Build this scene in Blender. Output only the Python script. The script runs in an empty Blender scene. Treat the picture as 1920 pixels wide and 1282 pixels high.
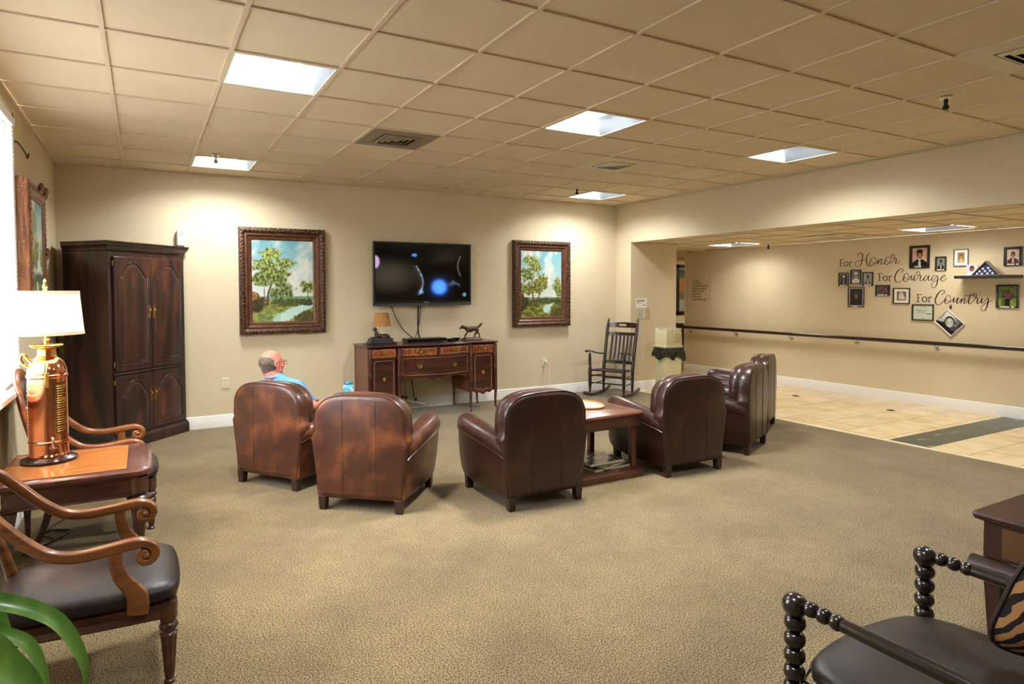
import bpy, math, random
from math import sin, cos, pi, radians, sqrt, atan2
from mathutils import Vector, Matrix, noise

# ------------------------------------------------------------------ camera
sc = bpy.context.scene
COL = sc.collection
cam_d = bpy.data.cameras.new('camera')
cam = bpy.data.objects.new('camera', cam_d); COL.objects.link(cam)
YAW, PIT, ROL, FPX = 0.499413, 0.033558, -0.003235, 1186.91
PPX, PPY = 916.909, 584.027
_f = Vector((sin(YAW) * cos(PIT), cos(YAW) * cos(PIT), -sin(PIT)))
_r = Vector((cos(YAW), -sin(YAW), 0)); _u = _r.cross(_f)
_r2 = cos(ROL) * _r + sin(ROL) * _u; _u2 = -sin(ROL) * _r + cos(ROL) * _u
cam.matrix_world = Matrix(((_r2.x, _u2.x, -_f.x, 0.158579), (_r2.y, _u2.y, -_f.y, -7.895249),
                           (_r2.z, _u2.z, -_f.z, 1.571894), (0, 0, 0, 1)))
cam_d.sensor_fit = 'HORIZONTAL'; cam_d.sensor_width = 36.0
cam_d.lens = 36.0 * FPX / 1920.0
cam_d.shift_x = (960 - PPX) / 1920.0
cam_d.shift_y = (PPY - 641) / 1920.0
cam_d.clip_start = 0.05; cam_d.clip_end = 100
sc.camera = cam

# ------------------------------------------------------------------ world, exposure
sc.view_settings.view_transform = 'Standard'
sc.view_settings.look = 'None'
sc.view_settings.gamma = 1.0
sc.view_settings.use_curve_mapping = False
sc.view_settings.exposure = 0.12
w = bpy.data.worlds.new('daylight'); sc.world = w; w.use_nodes = True
w.node_tree.nodes['Background'].inputs[0].default_value = (0.80, 0.90, 1.0, 1)
w.node_tree.nodes['Background'].inputs[1].default_value = 2.0

def area_lamp(name, loc, size, power, color, rot=(0, 0, 0), size_y=None, spread=pi):
    d = bpy.data.lights.new(name, 'AREA'); d.energy = power; d.color = color
    d.shape = 'RECTANGLE'; d.size = size; d.size_y = size_y or size; d.spread = spread
    o = bpy.data.objects.new(name, d); COL.objects.link(o)
    o.location = loc; o.rotation_euler = rot
    return o

# daylight falling in through the blinds of the left window
area_lamp('window_daylight', (-1.25, -3.75, 2.0), 2.4, 350, (0.98, 0.96, 0.97), (0, -radians(84), 0), 3.2)

# ------------------------------------------------------------------ helpers
def s2l(c):
    return tuple(((x / 12.92) if x <= 0.04045 else ((x + 0.055) / 1.055) ** 2.4) for x in c)
def rgb(r, g, b): return s2l((r / 255., g / 255., b / 255.)) + (1,)

MATS = {}
def pmat(name, base, rough=0.5, metal=0.0, c2=None, scale=(5, 5, 5), lo=0.35, hi=0.65, detail=4,
         bump=None, coat=0.0, spec=0.5, emit=None, trans=0.0, alpha=1.0, c3=None, scale3=None, attr=None, distort=0.0, lo3=.5, hi3=.7, coords='Object', bump2=None, ior=None, sss=0):
    if name in MATS: return MATS[name]
    m = bpy.data.materials.new(name); m.use_nodes = True
    nt = m.node_tree; N = nt.nodes; L = nt.links
    b = N['Principled BSDF']
    b.inputs['Base Color'].default_value = base
    b.inputs['Roughness'].default_value = rough
    b.inputs['Metallic'].default_value = metal
    b.inputs['Specular IOR Level'].default_value = spec
    b.inputs['Coat Weight'].default_value = coat
    b.inputs['Coat Roughness'].default_value = 0.15
    b.inputs['Transmission Weight'].default_value = trans
    b.inputs['Alpha'].default_value = alpha
    if sss:
        b.inputs['Subsurface Weight'].default_value = sss
        b.inputs['Subsurface Radius'].default_value = (0.02, 0.008, 0.004)
    if ior: b.inputs['IOR'].default_value = ior
    tc = N.new('ShaderNodeTexCoord')
    def noisef(sv, det, dist=0):
        mp = N.new('ShaderNodeMapping'); L.new(tc.outputs[coords], mp.inputs['Vector'])
        mp.inputs['Scale'].default_value = sv
        n = N.new('ShaderNodeTexNoise'); n.inputs['Scale'].default_value = 1.0
        n.inputs['Detail'].default_value = det; n.inputs['Distortion'].default_value = dist
        L.new(mp.outputs[0], n.inputs['Vector']); return n.outputs['Fac']
    last = None
    if attr:
        a = N.new('ShaderNodeAttribute'); a.attribute_name = attr
        last = a.outputs['Color']; L.new(last, b.inputs['Base Color'])
    def mix(last, c, fac, l, h):
        mr = N.new('ShaderNodeMapRange'); mr.inputs['From Min'].default_value = l; mr.inputs['From Max'].default_value = h
        L.new(fac, mr.inputs['Value'])
        mx = N.new('ShaderNodeMix'); mx.data_type = 'RGBA'
        if last is None: mx.inputs['A'].default_value = base
        else: L.new(last, mx.inputs['A'])
        mx.inputs['B'].default_value = c; L.new(mr.outputs[0], mx.inputs['Factor'])
        L.new(mx.outputs['Result'], b.inputs['Base Color']); return mx.outputs['Result']
    if c2: last = mix(last, c2, noisef(scale, detail, distort), lo, hi)
    if c3: last = mix(last, c3, noisef(scale3 or scale, 3, 0), lo3, hi3)
    if bump:
        bm = N.new('ShaderNodeBump'); bm.inputs['Distance'].default_value = bump[2] if len(bump) > 2 else 0.002
        bm.inputs['Strength'].default_value = bump[1]
        sv = bump[0] if isinstance(bump[0], tuple) else (bump[0],) * 3
        L.new(noisef(sv, 3), bm.inputs['Height']); L.new(bm.outputs[0], b.inputs['Normal'])
    if emit:
        b.inputs['Emission Strength'].default_value = emit[1]
        if attr: L.new(last, b.inputs['Emission Color'])
        else: b.inputs['Emission Color'].default_value = emit[0]
    MATS[name] = m
    return m

class M:
    def __init__(s): s.v = []; s.f = []; s.mi = []; s.col = None
    def add(s, vs, fs, mi=0):
        k = len(s.v); s.v += [Vector(p) for p in vs]
        s.f += [tuple(i + k for i in f) for f in fs]; s.mi += [mi] * len(fs); return k
    def box(s, x0, x1, y0, y1, z0, z1, mi=0):
        k = s.add([(x0, y0, z0), (x1, y0, z0), (x1, y1, z0), (x0, y1, z0), (x0, y0, z1), (x1, y0, z1), (x1, y1, z1), (x0, y1, z1)],
                  [(0, 3, 2, 1), (4, 5, 6, 7), (0, 1, 5, 4), (1, 2, 6, 5), (2, 3, 7, 6), (3, 0, 4, 7)], mi); return s
    def cbox(s, c, d, mi=0): return s.box(c[0] - d[0] / 2, c[0] + d[0] / 2, c[1] - d[1] / 2, c[1] + d[1] / 2, c[2] - d[2] / 2, c[2] + d[2] / 2, mi)
    def loft(s, loops, cap=True, mi=0, closed=False):
        n = len(loops[0]); k = len(s.v)
        for lp in loops: s.v += [Vector(p) for p in lp]
        m = len(loops)
        for i in range(m if closed else m - 1):
            for j in range(n):
                a = k + i * n + j; b_ = k + i * n + (j + 1) % n
                i2 = (i + 1) % m
                s.f.append((a, b_, k + i2 * n + (j + 1) % n, k + i2 * n + j)); s.mi.append(mi)
        if cap and not closed:
            s.f.append(tuple(k + j for j in range(n))[::-1]); s.mi.append(mi)
            s.f.append(tuple(k + (m - 1) * n + j for j in range(n))); s.mi.append(mi)
        return s
    def tube(s, pts, r, n=8, cap=True, closed=False, up=None, asp=1.0, mi=0, sq=False, pw=1.0):
        P = [Vector(p) for p in pts]; m = len(P); loops = []
        R = r if isinstance(r, (list, tuple)) else [r] * m
        prev = Vector(up) if up else None
        for i in range(m):
            if closed: t = P[(i + 1) % m] - P[i - 1]
            else: t = P[min(i + 1, m - 1)] - P[max(i - 1, 0)]
            if t.length < 1e-9: t = Vector((0, 0, 1))
            t.normalize()
            if prev is None: prev = Vector((0, 0, 1)) if abs(t.z) < 0.9 else Vector((1, 0, 0))
            a = prev - t * prev.dot(t)
            if a.length < 1e-6: a = t.orthogonal()
            a.normalize()
            if not up: prev = a
            b_ = t.cross(a)
            rr = R[i]; rx, ry = (rr if isinstance(rr, (tuple, list)) else (rr, rr * asp))
            lp = []
            for j in range(n):
                th = 2 * pi * (j + (0.5 if sq else 0)) / n
                ca, sa = cos(th), sin(th)
                if sq:
                    q = max(abs(ca), abs(sa)); ca, sa = ca / q, sa / q
                if pw != 1.0: ca, sa = math.copysign(abs(ca) ** pw, ca), math.copysign(abs(sa) ** pw, sa)
                lp.append(P[i] + a * ca * rx + b_ * sa * ry)
            loops.append(lp)
        return s.loft(loops, cap, mi, closed)
    def lathe(s, prof, c=(0, 0, 0), n=24, mi=0, flute=0, fd=0.0, frange=None, ax='z', a0=0):
        loops = []
        for (r, z) in prof:
            lp = []
            for j in range(n):
                th = a0 + 2 * pi * j / n
                rr = max(r, 1e-4)
                if flute and (frange is None or frange[0] <= z <= frange[1]): rr *= 1 - fd * (0.5 + 0.5 * cos(flute * th)) ** 2
                p = (rr * cos(th), rr * sin(th), z)
                if ax == 'x': p = (p[2], p[0], p[1])
                if ax == 'y': p = (p[0], p[2], p[1])
                lp.append((c[0] + p[0], c[1] + p[1], c[2] + p[2]))
            loops.append(lp)
        return s.loft(loops, True, mi)
    def ell(s, c, r, rot=None, n=16, m=10, mi=0):
        loops = []
        R = rot or Matrix.Identity(3)
        for i in range(m + 1):
            ph = -pi / 2 + pi * i / m
            cr = max(cos(ph), 1e-3)
            loops.append([Vector(c) + R @ Vector((r[0] * cr * cos(2 * pi * j / n), r[1] * cr * sin(2 * pi * j / n), r[2] * sin(ph))) for j in range(n)])
        return s.loft(loops, True, mi)
    def prism(s, poly, d0, d1, plane='xz', mi=0):
        # poly 2-D outline, extruded along the remaining axis
        def mk(p, d):
            if plane == 'xz': return (p[0], d, p[1])
            if plane == 'xy': return (p[0], p[1], d)
            return (d, p[0], p[1])
        return s.loft([[mk(p, d0) for p in poly], [mk(p, d1) for p in poly]], True, mi)
    def xf(s, mat, k0=0):
        for i in range(k0, len(s.v)): s.v[i] = mat @ s.v[i]
        return s

def setup(o, label=None, cat=None, group=None, kind=None):
    if label: o['label'] = label
    if cat: o['category'] = cat
    if group: o['group'] = group
    if kind: o['kind'] = kind
    return o

def build(name, m, mats, parent=None, ang=38, bevel=0, sub=0, remesh=0, smooth=True, bseg=2, loc=None, rot=None, fix=True, solid=0):
    me = bpy.data.meshes.new(name)
    me.from_pydata([tuple(v) for v in m.v], [], m.f)
    if not isinstance(mats, (list, tuple)): mats = [mats]
    for x in mats: me.materials.append(x)
    me.polygons.foreach_set('material_index', m.mi)
    if fix:
        import bmesh
        bm = bmesh.new(); bm.from_mesh(me)
        bmesh.ops.recalc_face_normals(bm, faces=bm.faces)
        ca = radians(ang)
        for e in bm.edges:
            if len(e.link_faces) == 2:
                try: e.smooth = e.calc_face_angle() < ca
                except ValueError: pass
        for f in bm.faces: f.smooth = smooth
        bm.to_mesh(me); bm.free()
    if m.col is not None:
        ca_ = me.color_attributes.new('pic', 'FLOAT_COLOR', 'POINT')
        flat = []
        for c in m.col: flat += [c[0], c[1], c[2], 1.0]
        ca_.data.foreach_set('color', flat)
    o = bpy.data.objects.new(name, me); COL.objects.link(o)
    if parent: o.parent = parent
    if loc: o.location = loc
    if rot: o.rotation_euler = rot
    if remesh:
        r = o.modifiers.new('r', 'REMESH'); r.mode = 'VOXEL'; r.voxel_size = remesh; r.use_smooth_shade = True
        q = o.modifiers.new('s', 'SMOOTH'); q.factor = 0.6; q.iterations = 5
    if solid:
        b = o.modifiers.new('t', 'SOLIDIFY'); b.thickness = solid; b.offset = 0
    if bevel:
        b = o.modifiers.new('b', 'BEVEL'); b.width = bevel; b.segments = bseg; b.limit_method = 'ANGLE'; b.angle_limit = radians(35)
        b.harden_normals = False
    if sub:
        b = o.modifiers.new('u', 'SUBSURF'); b.levels = sub; b.render_levels = sub
    return o

def thing(name, label, cat, loc=(0, 0, 0), rz=0, group=None):
    o = bpy.data.objects.new(name, None); COL.objects.link(o)
    o.empty_display_size = 0.1
    o.location = loc; o.rotation_euler = (0, 0, rz)
    return setup(o, label, cat, group)

def copy_tree(root, loc, rz, label, group=None):
    def rec(o, par):
        c = o.copy(); COL.objects.link(c); c.parent = par
        for ch in o.children: rec(ch, c)
        return c
    c = rec(root, None); c.location = loc; c.rotation_euler = (0, 0, rz); c['label'] = label
    if group: c['group'] = group
    return c

def cr(pts, k=6):
    """Catmull-Rom through points of any length tuples"""
    n = len(pts); out = []
    for i in range(n - 1):
        p0, p1, p2, p3 = pts[max(i - 1, 0)], pts[i], pts[i + 1], pts[min(i + 2, n - 1)]
        for j in range(k):
            t = j / k
            out.append(tuple(0.5 * ((2 * b) + (-a + c) * t + (2 * a - 5 * b + 4 * c - d) * t * t + (-a + 3 * b - 3 * c + d) * t ** 3)
                             for a, b, c, d in zip(p0, p1, p2, p3)))
    out.append(tuple(pts[-1])); return out

def structure(name, m, mats, **k):
    o = build(name, m, mats, **k); o['kind'] = 'structure'; return o

def fbm(x, y, z=0.0, o=4):
    a, s, f = 0, 0.5, 1.0
    for i in range(o):
        a += s * noise.noise(Vector((x * f, y * f, z + i * 7.3))); s *= 0.5; f *= 2.03
    return a

def raster(name, W, H, nx, ny, fn, mat, parent, frame, off=0.0):
    """flat picture: coloured grid; frame(u,w,d)->world/local point"""
    m = M(); m.col = []
    for j in range(ny + 1):
        for i in range(nx + 1):
            u, v = i / nx, j / ny
            m.v.append(Vector(frame((u - 0.5) * W, (v - 0.5) * H, off)))
            c = fn(u, v); m.col.append(s2l(tuple(min(1, max(0, x)) for x in c)))
    for j in range(ny):
        for i in range(nx):
            a = j * (nx + 1) + i
            m.f.append((a, a + 1, a + nx + 2, a + nx + 1)); m.mi.append(0)
    return build(name, m, mat, parent, fix=False)

def lerp(a, b, t):
    t = min(1, max(0, t)); return tuple(x + (y - x) * t for x, y in zip(a, b))

# ------------------------------------------------------------------ materials
wall_m = pmat('wall_paint', rgb(218, 202, 168), 0.75, c2=rgb(213, 196, 161), scale=(1.5, 1.5, 1.5), bump=(220, 0.12, 0.001))
ceil_m = pmat('ceiling_tile', rgb(228, 211, 181), 0.9, c2=rgb(220, 202, 170), scale=(1.2, 1.2, 1.2), bump=(420, 0.25, 0.001))
grid_m = pmat('ceiling_grid_metal', rgb(214, 196, 168), 0.5)
white_m = pmat('white_trim_paint', rgb(236, 233, 224), 0.4)
leather = pmat('club_leather', rgb(50, 28, 21), 0.35, c2=rgb(92, 52, 33), scale=(4.2, 4.2, 4.2), lo=0.50, hi=0.95, detail=3,
               c3=rgb(40, 24, 20), scale3=(3, 3, 3), lo3=0.5, hi3=0.7, bump=(160, 0.12, 0.002), coat=0.12, spec=.42)
leather_l = pmat('club_leather_rubbed', rgb(74, 42, 30), 0.35, c2=rgb(150, 88, 48), scale=(5.6, 5.6, 4.8), lo=0.48, hi=0.84, detail=3,
                 c3=rgb(48, 28, 23), scale3=(3, 3, 3), lo3=0.48, hi3=0.75, bump=(160, 0.12, 0.002), coat=0.12, spec=.42)
piping = pmat('leather_piping', rgb(40, 22, 17), 0.35, coat=0.3)
legwood = pmat('dark_leg_wood', rgb(48, 26, 20), 0.35, coat=0.3)
dleather = pmat('dark_seat_leather', rgb(44, 33, 28), 0.42, c2=rgb(32, 24, 21), scale=(6, 6, 6), bump=(260, 0.25, 0.002), coat=0.0, spec=.32)
honey = pmat('honey_wood', rgb(142, 86, 42), 0.33, c2=rgb(96, 54, 27), scale=(6, 6, 30), lo=0.4, hi=0.7, coat=0.45)
brownw = pmat('brown_turned_wood', rgb(88, 50, 32), 0.35, c2=rgb(52, 28, 20), scale=(8, 8, 18), coat=0.4)
mahog = pmat('mahogany', rgb(88, 42, 28), 0.32, c2=rgb(46, 22, 17), scale=(3, 3, 14), lo=0.35, hi=0.65, coat=0.4, distort=0.4)
mahog2 = pmat('flame_mahogany', rgb(156, 88, 46), 0.30, c2=rgb(88, 42, 25), scale=(22, 22, 9), lo=0.4, hi=0.6, coat=0.5, distort=1.5)
armo = pmat('armoire_wood', rgb(66, 36, 28), 0.33, c2=rgb(34, 20, 18), scale=(9, 9, 1.2), lo=0.38, hi=0.6, coat=0.35, c3=rgb(104, 58, 36), scale3=(5, 5, 1.5), lo3=0.56, hi3=0.78)
blackw = pmat('black_wood', rgb(30, 22, 20), 0.25, coat=0.5)
brass = pmat('brass', rgb(212, 176, 98), 0.25, 1.0)
copper = pmat('polished_copper', rgb(236, 164, 124), 0.14, 1.0, c2=rgb(226, 146, 104), scale=(3, 3, 2), bump=(9, 0.08, 0.004))
goldb = pmat('polished_brass', rgb(226, 178, 96), 0.2, 1.0)
bronze = pmat('bronze', rgb(52, 36, 26), 0.42, 0.35, c2=rgb(92, 70, 38), scale=(18, 18, 18), bump=(60, 0.4, 0.004))
chrome = pmat('chrome', rgb(200, 200, 198), 0.2, 1.0)
blackp = pmat('black_plastic', rgb(16, 16, 18), 0.35)
whitep = pmat('white_plastic', rgb(232, 230, 222), 0.4)
ivory = pmat('ivory_plastic', rgb(226, 216, 178), 0.4)
pic_m = pmat('painted_picture', (1, 1, 1, 1), 0.5, attr='pic')
pic_g = pmat('glossy_print', (1, 1, 1, 1), 0.25, attr='pic', coat=0.4)
vinyl = pmat('black_vinyl', rgb(28, 22, 20), 0.5)
# ------------------------------------------------------------------ room
XL, XR, XH, XC = -0.625, 6.78, 9.406, 6.886
HC, HS = 2.898, 2.305
YB, YF = 0.0, -11.2
YE = 1.09          # where the long hall wall ends
T = 0.6096; GY = 0.4553

# carpet
def carpet_mat():
    m = bpy.data.materials.new('carpet'); m.use_nodes = True
    nt = m.node_tree; N = nt.nodes; L = nt.links; b = N['Principled BSDF']
    b.inputs['Roughness'].default_value = 0.95; b.inputs['Specular IOR Level'].default_value = 0.15
    b.inputs['Sheen Weight'].default_value = 0.2
    tc = N.new('ShaderNodeTexCoord')
    def nz(s, d=3, k='ShaderNodeTexNoise'):
        n = N.new(k); n.inputs['Scale'].default_value = s
        if k == 'ShaderNodeTexNoise': n.inputs['Detail'].default_value = d
        L.new(tc.outputs['Object'], n.inputs['Vector']); return n
    n1 = nz(150, 2); n2 = nz(1.6, 4); n3 = nz(9, 3)
    r1 = N.new('ShaderNodeValToRGB'); r1.color_ramp.elements[0].position = 0.38; r1.color_ramp.elements[1].position = 0.60
    r1.color_ramp.elements[0].color = rgb(44, 34, 20); r1.color_ramp.elements[1].color = rgb(164, 141, 94)
    L.new(n1.outputs['Fac'], r1.inputs[0])
    mx = N.new('ShaderNodeMix'); mx.data_type = 'RGBA'; mx.blend_type = 'MULTIPLY'; mx.inputs['Factor'].default_value = 1
    r2 = N.new('ShaderNodeValToRGB'); r2.color_ramp.elements[0].position = 0.35; r2.color_ramp.elements[1].position = 0.62
    r2.color_ramp.elements[0].color = (0.76, 0.745, 0.73, 1); r2.color_ramp.elements[1].color = (1, 1, 1, 1)
    L.new(n2.outputs['Fac'], r2.inputs[0]); L.new(r1.outputs[0], mx.inputs['A']); L.new(r2.outputs[0], mx.inputs['B'])
    m2 = N.new('ShaderNodeMix'); m2.data_type = 'RGBA'; m2.blend_type = 'MULTIPLY'; m2.inputs['Factor'].default_value = 0.5
    L.new(mx.outputs['Result'], m2.inputs['A'])
    r3 = N.new('ShaderNodeValToRGB'); r3.color_ramp.elements[0].position = 0.3; r3.color_ramp.elements[1].position = 0.6
    r3.color_ramp.elements[0].color = (0.74, 0.725, 0.71, 1)
    L.new(n3.outputs['Fac'], r3.inputs[0]); L.new(r3.outputs[0], m2.inputs['B'])
    L.new(m2.outputs['Result'], b.inputs['Base Color'])
    bp = N.new('ShaderNodeBump'); bp.inputs['Strength'].default_value = 0.7; bp.inputs['Distance'].default_value = 0.006
    L.new(n1.outputs['Fac'], bp.inputs['Height']); L.new(bp.outputs[0], b.inputs['Normal'])
    return m
carpet = carpet_mat()
def tile_mat():
    m = bpy.data.materials.new('stone_tile'); m.use_nodes = True
    nt = m.node_tree; N = nt.nodes; L = nt.links; b = N['Principled BSDF']
    b.inputs['Roughness'].default_value = 0.22
    tc = N.new('ShaderNodeTexCoord')
    br = N.new('ShaderNodeTexBrick'); br.inputs['Scale'].default_value = 1.0
    br.offset = 0.5; br.inputs['Brick Width'].default_value = 0.61; br.inputs['Row Height'].default_value = 0.405
    br.inputs['Mortar Size'].default_value = 0.004
    br.inputs['Color1'].default_value = rgb(236, 214, 172); br.inputs['Color2'].default_value = rgb(226, 200, 154)
    br.inputs['Mortar'].default_value = rgb(150, 122, 82)
    L.new(tc.outputs['Object'], br.inputs['Vector'])
    n = N.new('ShaderNodeTexNoise'); n.inputs['Scale'].default_value = 2.6; n.inputs['Detail'].default_value = 5; n.inputs['Distortion'].default_value = 1.2
    L.new(tc.outputs['Object'], n.inputs['Vector'])
    r = N.new('ShaderNodeValToRGB'); r.color_ramp.elements[0].position = 0.35; r.color_ramp.elements[0].color = (0.86, 0.80, 0.68, 1); r.color_ramp.elements[1].position = 0.6
    L.new(n.outputs['Fac'], r.inputs[0])
    mx = N.new('ShaderNodeMix'); mx.data_type = 'RGBA'; mx.blend_type = 'MULTIPLY'; mx.inputs['Factor'].default_value = 1
    L.new(br.outputs['Color'], mx.inputs['A']); L.new(r.outputs[0], mx.inputs['B']); L.new(mx.outputs['Result'], b.inputs['Base Color'])
    return m
tile = tile_mat()
green = pmat('dark_green_marble', rgb(72, 80, 68), 0.3, c2=rgb(52, 62, 54), scale=(6, 6, 6), c3=rgb(140, 142, 122), scale3=(5, 9, 5), lo3=0.62, hi3=0.72)
strip = pmat('tile_border', rgb(228, 214, 180), 0.35, c2=rgb(214, 196, 158), scale=(3, 3, 3))

fl = M()
fl.box(XL - .1, XC, YF, YB + .1, -0.05, 0.0, 0)
fl.box(XC, XC + .07, YF, YB + .1, -0.05, 0.001, 2)
fl.box(XC + .07, XH + .1, YF, -4.52, -0.05, 0.0, 1)
fl.box(XC + .07, XH + .1, -4.52, -4.13, -0.05, 0.0, 3)
fl.box(XC + .07, XH + .1, -4.13, YB + .1, -0.05, 0.0, 1)
fl.box(XC - 0.2, 13.5, YB + .1, 4.6, -0.05, 0.0, 1)
fl.box(XH + .1, 13.5, YE - .05, YB + .1, -0.05, 0.0, 1)
structure('floor', fl, [carpet, tile, strip, green], smooth=False)
# round floor sockets set in the hall tiles
drain_m = pmat('socket_cover', rgb(120, 100, 66), 0.35, 0.8)

def wall(name, x0, x1, y0, y1, z0=0, z1=HC, mats=None):
    return structure(name, M().box(x0, x1, y0, y1, z0, z1), mats or wall_m, smooth=False)
wall('wall_back', XL - .15, XR, YB, YB + .12)
# left wall with the window hole
WY0, WY1, WZ0, WZ1 = -5.0, -2.5, 0.97, 2.75
m = M()
m.box(XL - .15, XL, YF, WY0, 0, HC); m.box(XL - .15, XL, WY1, YB, 0, HC)
m.box(XL - .15, XL, WY0, WY1, 0, WZ0); m.box(XL - .15, XL, WY0, WY1, WZ1, HC)
structure('wall_left', m, wall_m, smooth=False)
wall('wall_front', XL - .15, XH + .12, YF - .12, YF)
# pier and header of the wide opening to the hall
m = M(); m.box(XR, 7.735, -0.34, YB + .12, 0, HS); m.box(XR, XR + .12, -0.34, YB + .12, HS, HC)
structure('wall_right_pier', m, wall_m, smooth=False)
wall('wall_right_header', XR, XR + .12, YF, -0.34, HS, HC)
wall('wall_hall', XH, XH + .12, YF, YE, 0, HS)
wall('wall_lobby_left', 7.6, 7.735, YB + .12, 4.6, 0, HS)
m = M()  # far lobby wall with dark framed window
LX0, LX1, LZ0, LZ1 = 10.35, 12.4, 0.98, 2.16
YW = 3.0
m.box(7.735, LX0, YW, YW + .12, 0, HS); m.box(LX1, 13.5, YW, YW + .12, 0, HS)
m.box(LX0, LX1, YW, YW + .12, 0, LZ0); m.box(LX0, LX1, YW, YW + .12, LZ1, HS)
structure('wall_lobby', m, wall_m, smooth=False)
wall('wall_lobby_back', 9.9, 13.5, YW + .6, YW + .7, 0, HS)
wall('wall_lobby_right', 13.4, 13.5, YE - .05, YW, 0, HS)
wall('wall_lobby_return', XH + .12, 13.4, YE - .12, YE, 0, HS)

# baseboards (with a small cap moulding)
def baseboard(name, a, b, nrm):
    a, b, nrm = Vector(a), Vector(b), Vector(nrm)
    pr = [(0, 0), (.016, 0), (.016, .115), (.011, .125), (.011, .135), (.004, .142), (0, .142)]
    m = M(); m.loft([[tuple(p + nrm * d) [:2] + (z,) for d, z in pr] for p in (a, b)])
    return structure(name, m, white_m)
baseboard('baseboard_back', (XL, YB, 0), (XR, YB, 0), (0, -1, 0))
baseboard('baseboard_left', (XL, YF, 0), (XL, YB, 0), (1, 0, 0))
baseboard('baseboard_pier', (XR, -.34, 0), (7.735, -.34, 0), (0, -1, 0))
baseboard('baseboard_pier_side', (XR, YB, 0), (XR, -.34, 0), (-1, 0, 0))
baseboard('baseboard_hall', (XH, YF, 0), (XH, YE, 0), (-1, 0, 0))
baseboard('baseboard_lobby', (7.735, YW, 0), (13.4, YW, 0), (0, -1, 0))
structure('trim_wall_end', M().box(XH - .004, XH + .124, YE, YE + .012, 0, HS), white_m, smooth=False)

# ceiling: tiles with openings for the fixtures
lights = [(1, 0), (1, 5), (5, 5), (9, 0), (9, 5), (1, 10), (5, 10), (9, 10)]   # (i, j) cell: x = i*T.., y = -(GY + j*T)
def cell(i, j): return (i * T, (i + 1) * T, -(GY + (j + 1) * T), -(GY + j * T))
holes = {c: 1 for c in lights}
m = M()
ni0, ni1 = -1, 11; nj0, nj1 = -1, 18
for i in range(ni0, ni1 + 1):
    for j in range(nj0, nj1 + 1):
        if (i, j) in holes: continue
        x0, x1, y0, y1 = cell(i, j)
        x0 = max(x0, XL - .02); x1 = min(x1, XR + .02); y1 = min(y1, YB + .02); y0 = max(y0, YF - .02)
        if x1 <= x0 or y1 <= y0: continue
        m.box(x0, x1, y0, y1, HC + .007, HC + .02)
structure('ceiling', m, ceil_m, smooth=False)
structure('ceiling_deck', M().box(XL - .15, XR + .12, YF - .12, YB + .12, HC + .13, HC + .2), wall_m, smooth=False)
m = M()
for i in range(0, 12): m.box(i * T - .012, i * T + .012, YF, YB, HC - .004, HC + .008)
for j in range(0, 18):
    y = -(GY + j * T); m.box(XL, XR, y - .012, y + .012, HC - .0032, HC + .008)
m.box(XL, XL + .022, YF, YB, HC - .005, HC + .001)
m.box(XR - .022, XR, YF, YB, HC - .005, HC + .001); m.box(XL, XR, YB - .022, YB, HC - .005, HC + .001)
structure('trim_ceiling_grid', m, grid_m, smooth=False)
# hall ceiling
HX0 = 8.38; HY0 = -0.35
hl = [(0, 0), (0, 5), (0, 10)]
def hcell(i, j): return (HX0 + i * T, HX0 + (i + 1) * T, HY0 - (j + 1) * T, HY0 - j * T)
m = M()
for i in range(-3, 9):
    for j in range(-9, 19):
        if (i, j) in [c for c in hl]: continue
        x0, x1, y0, y1 = hcell(i, j)
        x0 = max(x0, XR + .12); y0 = max(y0, YF - .02)
        if y0 < YE - .7: x1 = min(x1, XH + .02)
        x1 = min(x1, 13.45)
        if x1 <= x0 or y1 <= y0: continue
        m.box(x0, x1, y0, y1, HS + .007, HS + .02)
structure('ceiling_hall', m, ceil_m, smooth=False)
structure('ceiling_hall_deck', M().box(XR + .12, 13.5, YF - .12, 4.6, HS + .13, HS + .2), wall_m, smooth=False)
m = M()
for i in range(-2, 2): m.box(HX0 + i * T - .012, HX0 + i * T + .012, YF, YE, HS - .003, HS + .001)
for j in range(-7, 18):
    y = HY0 - j * T; m.box(XR + .12, XH if y < YE else 13.4, y - .012, y + .012, HS - .0026, HS + .001)
structure('trim_hall_ceiling_grid', m, grid_m, smooth=False)

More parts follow.
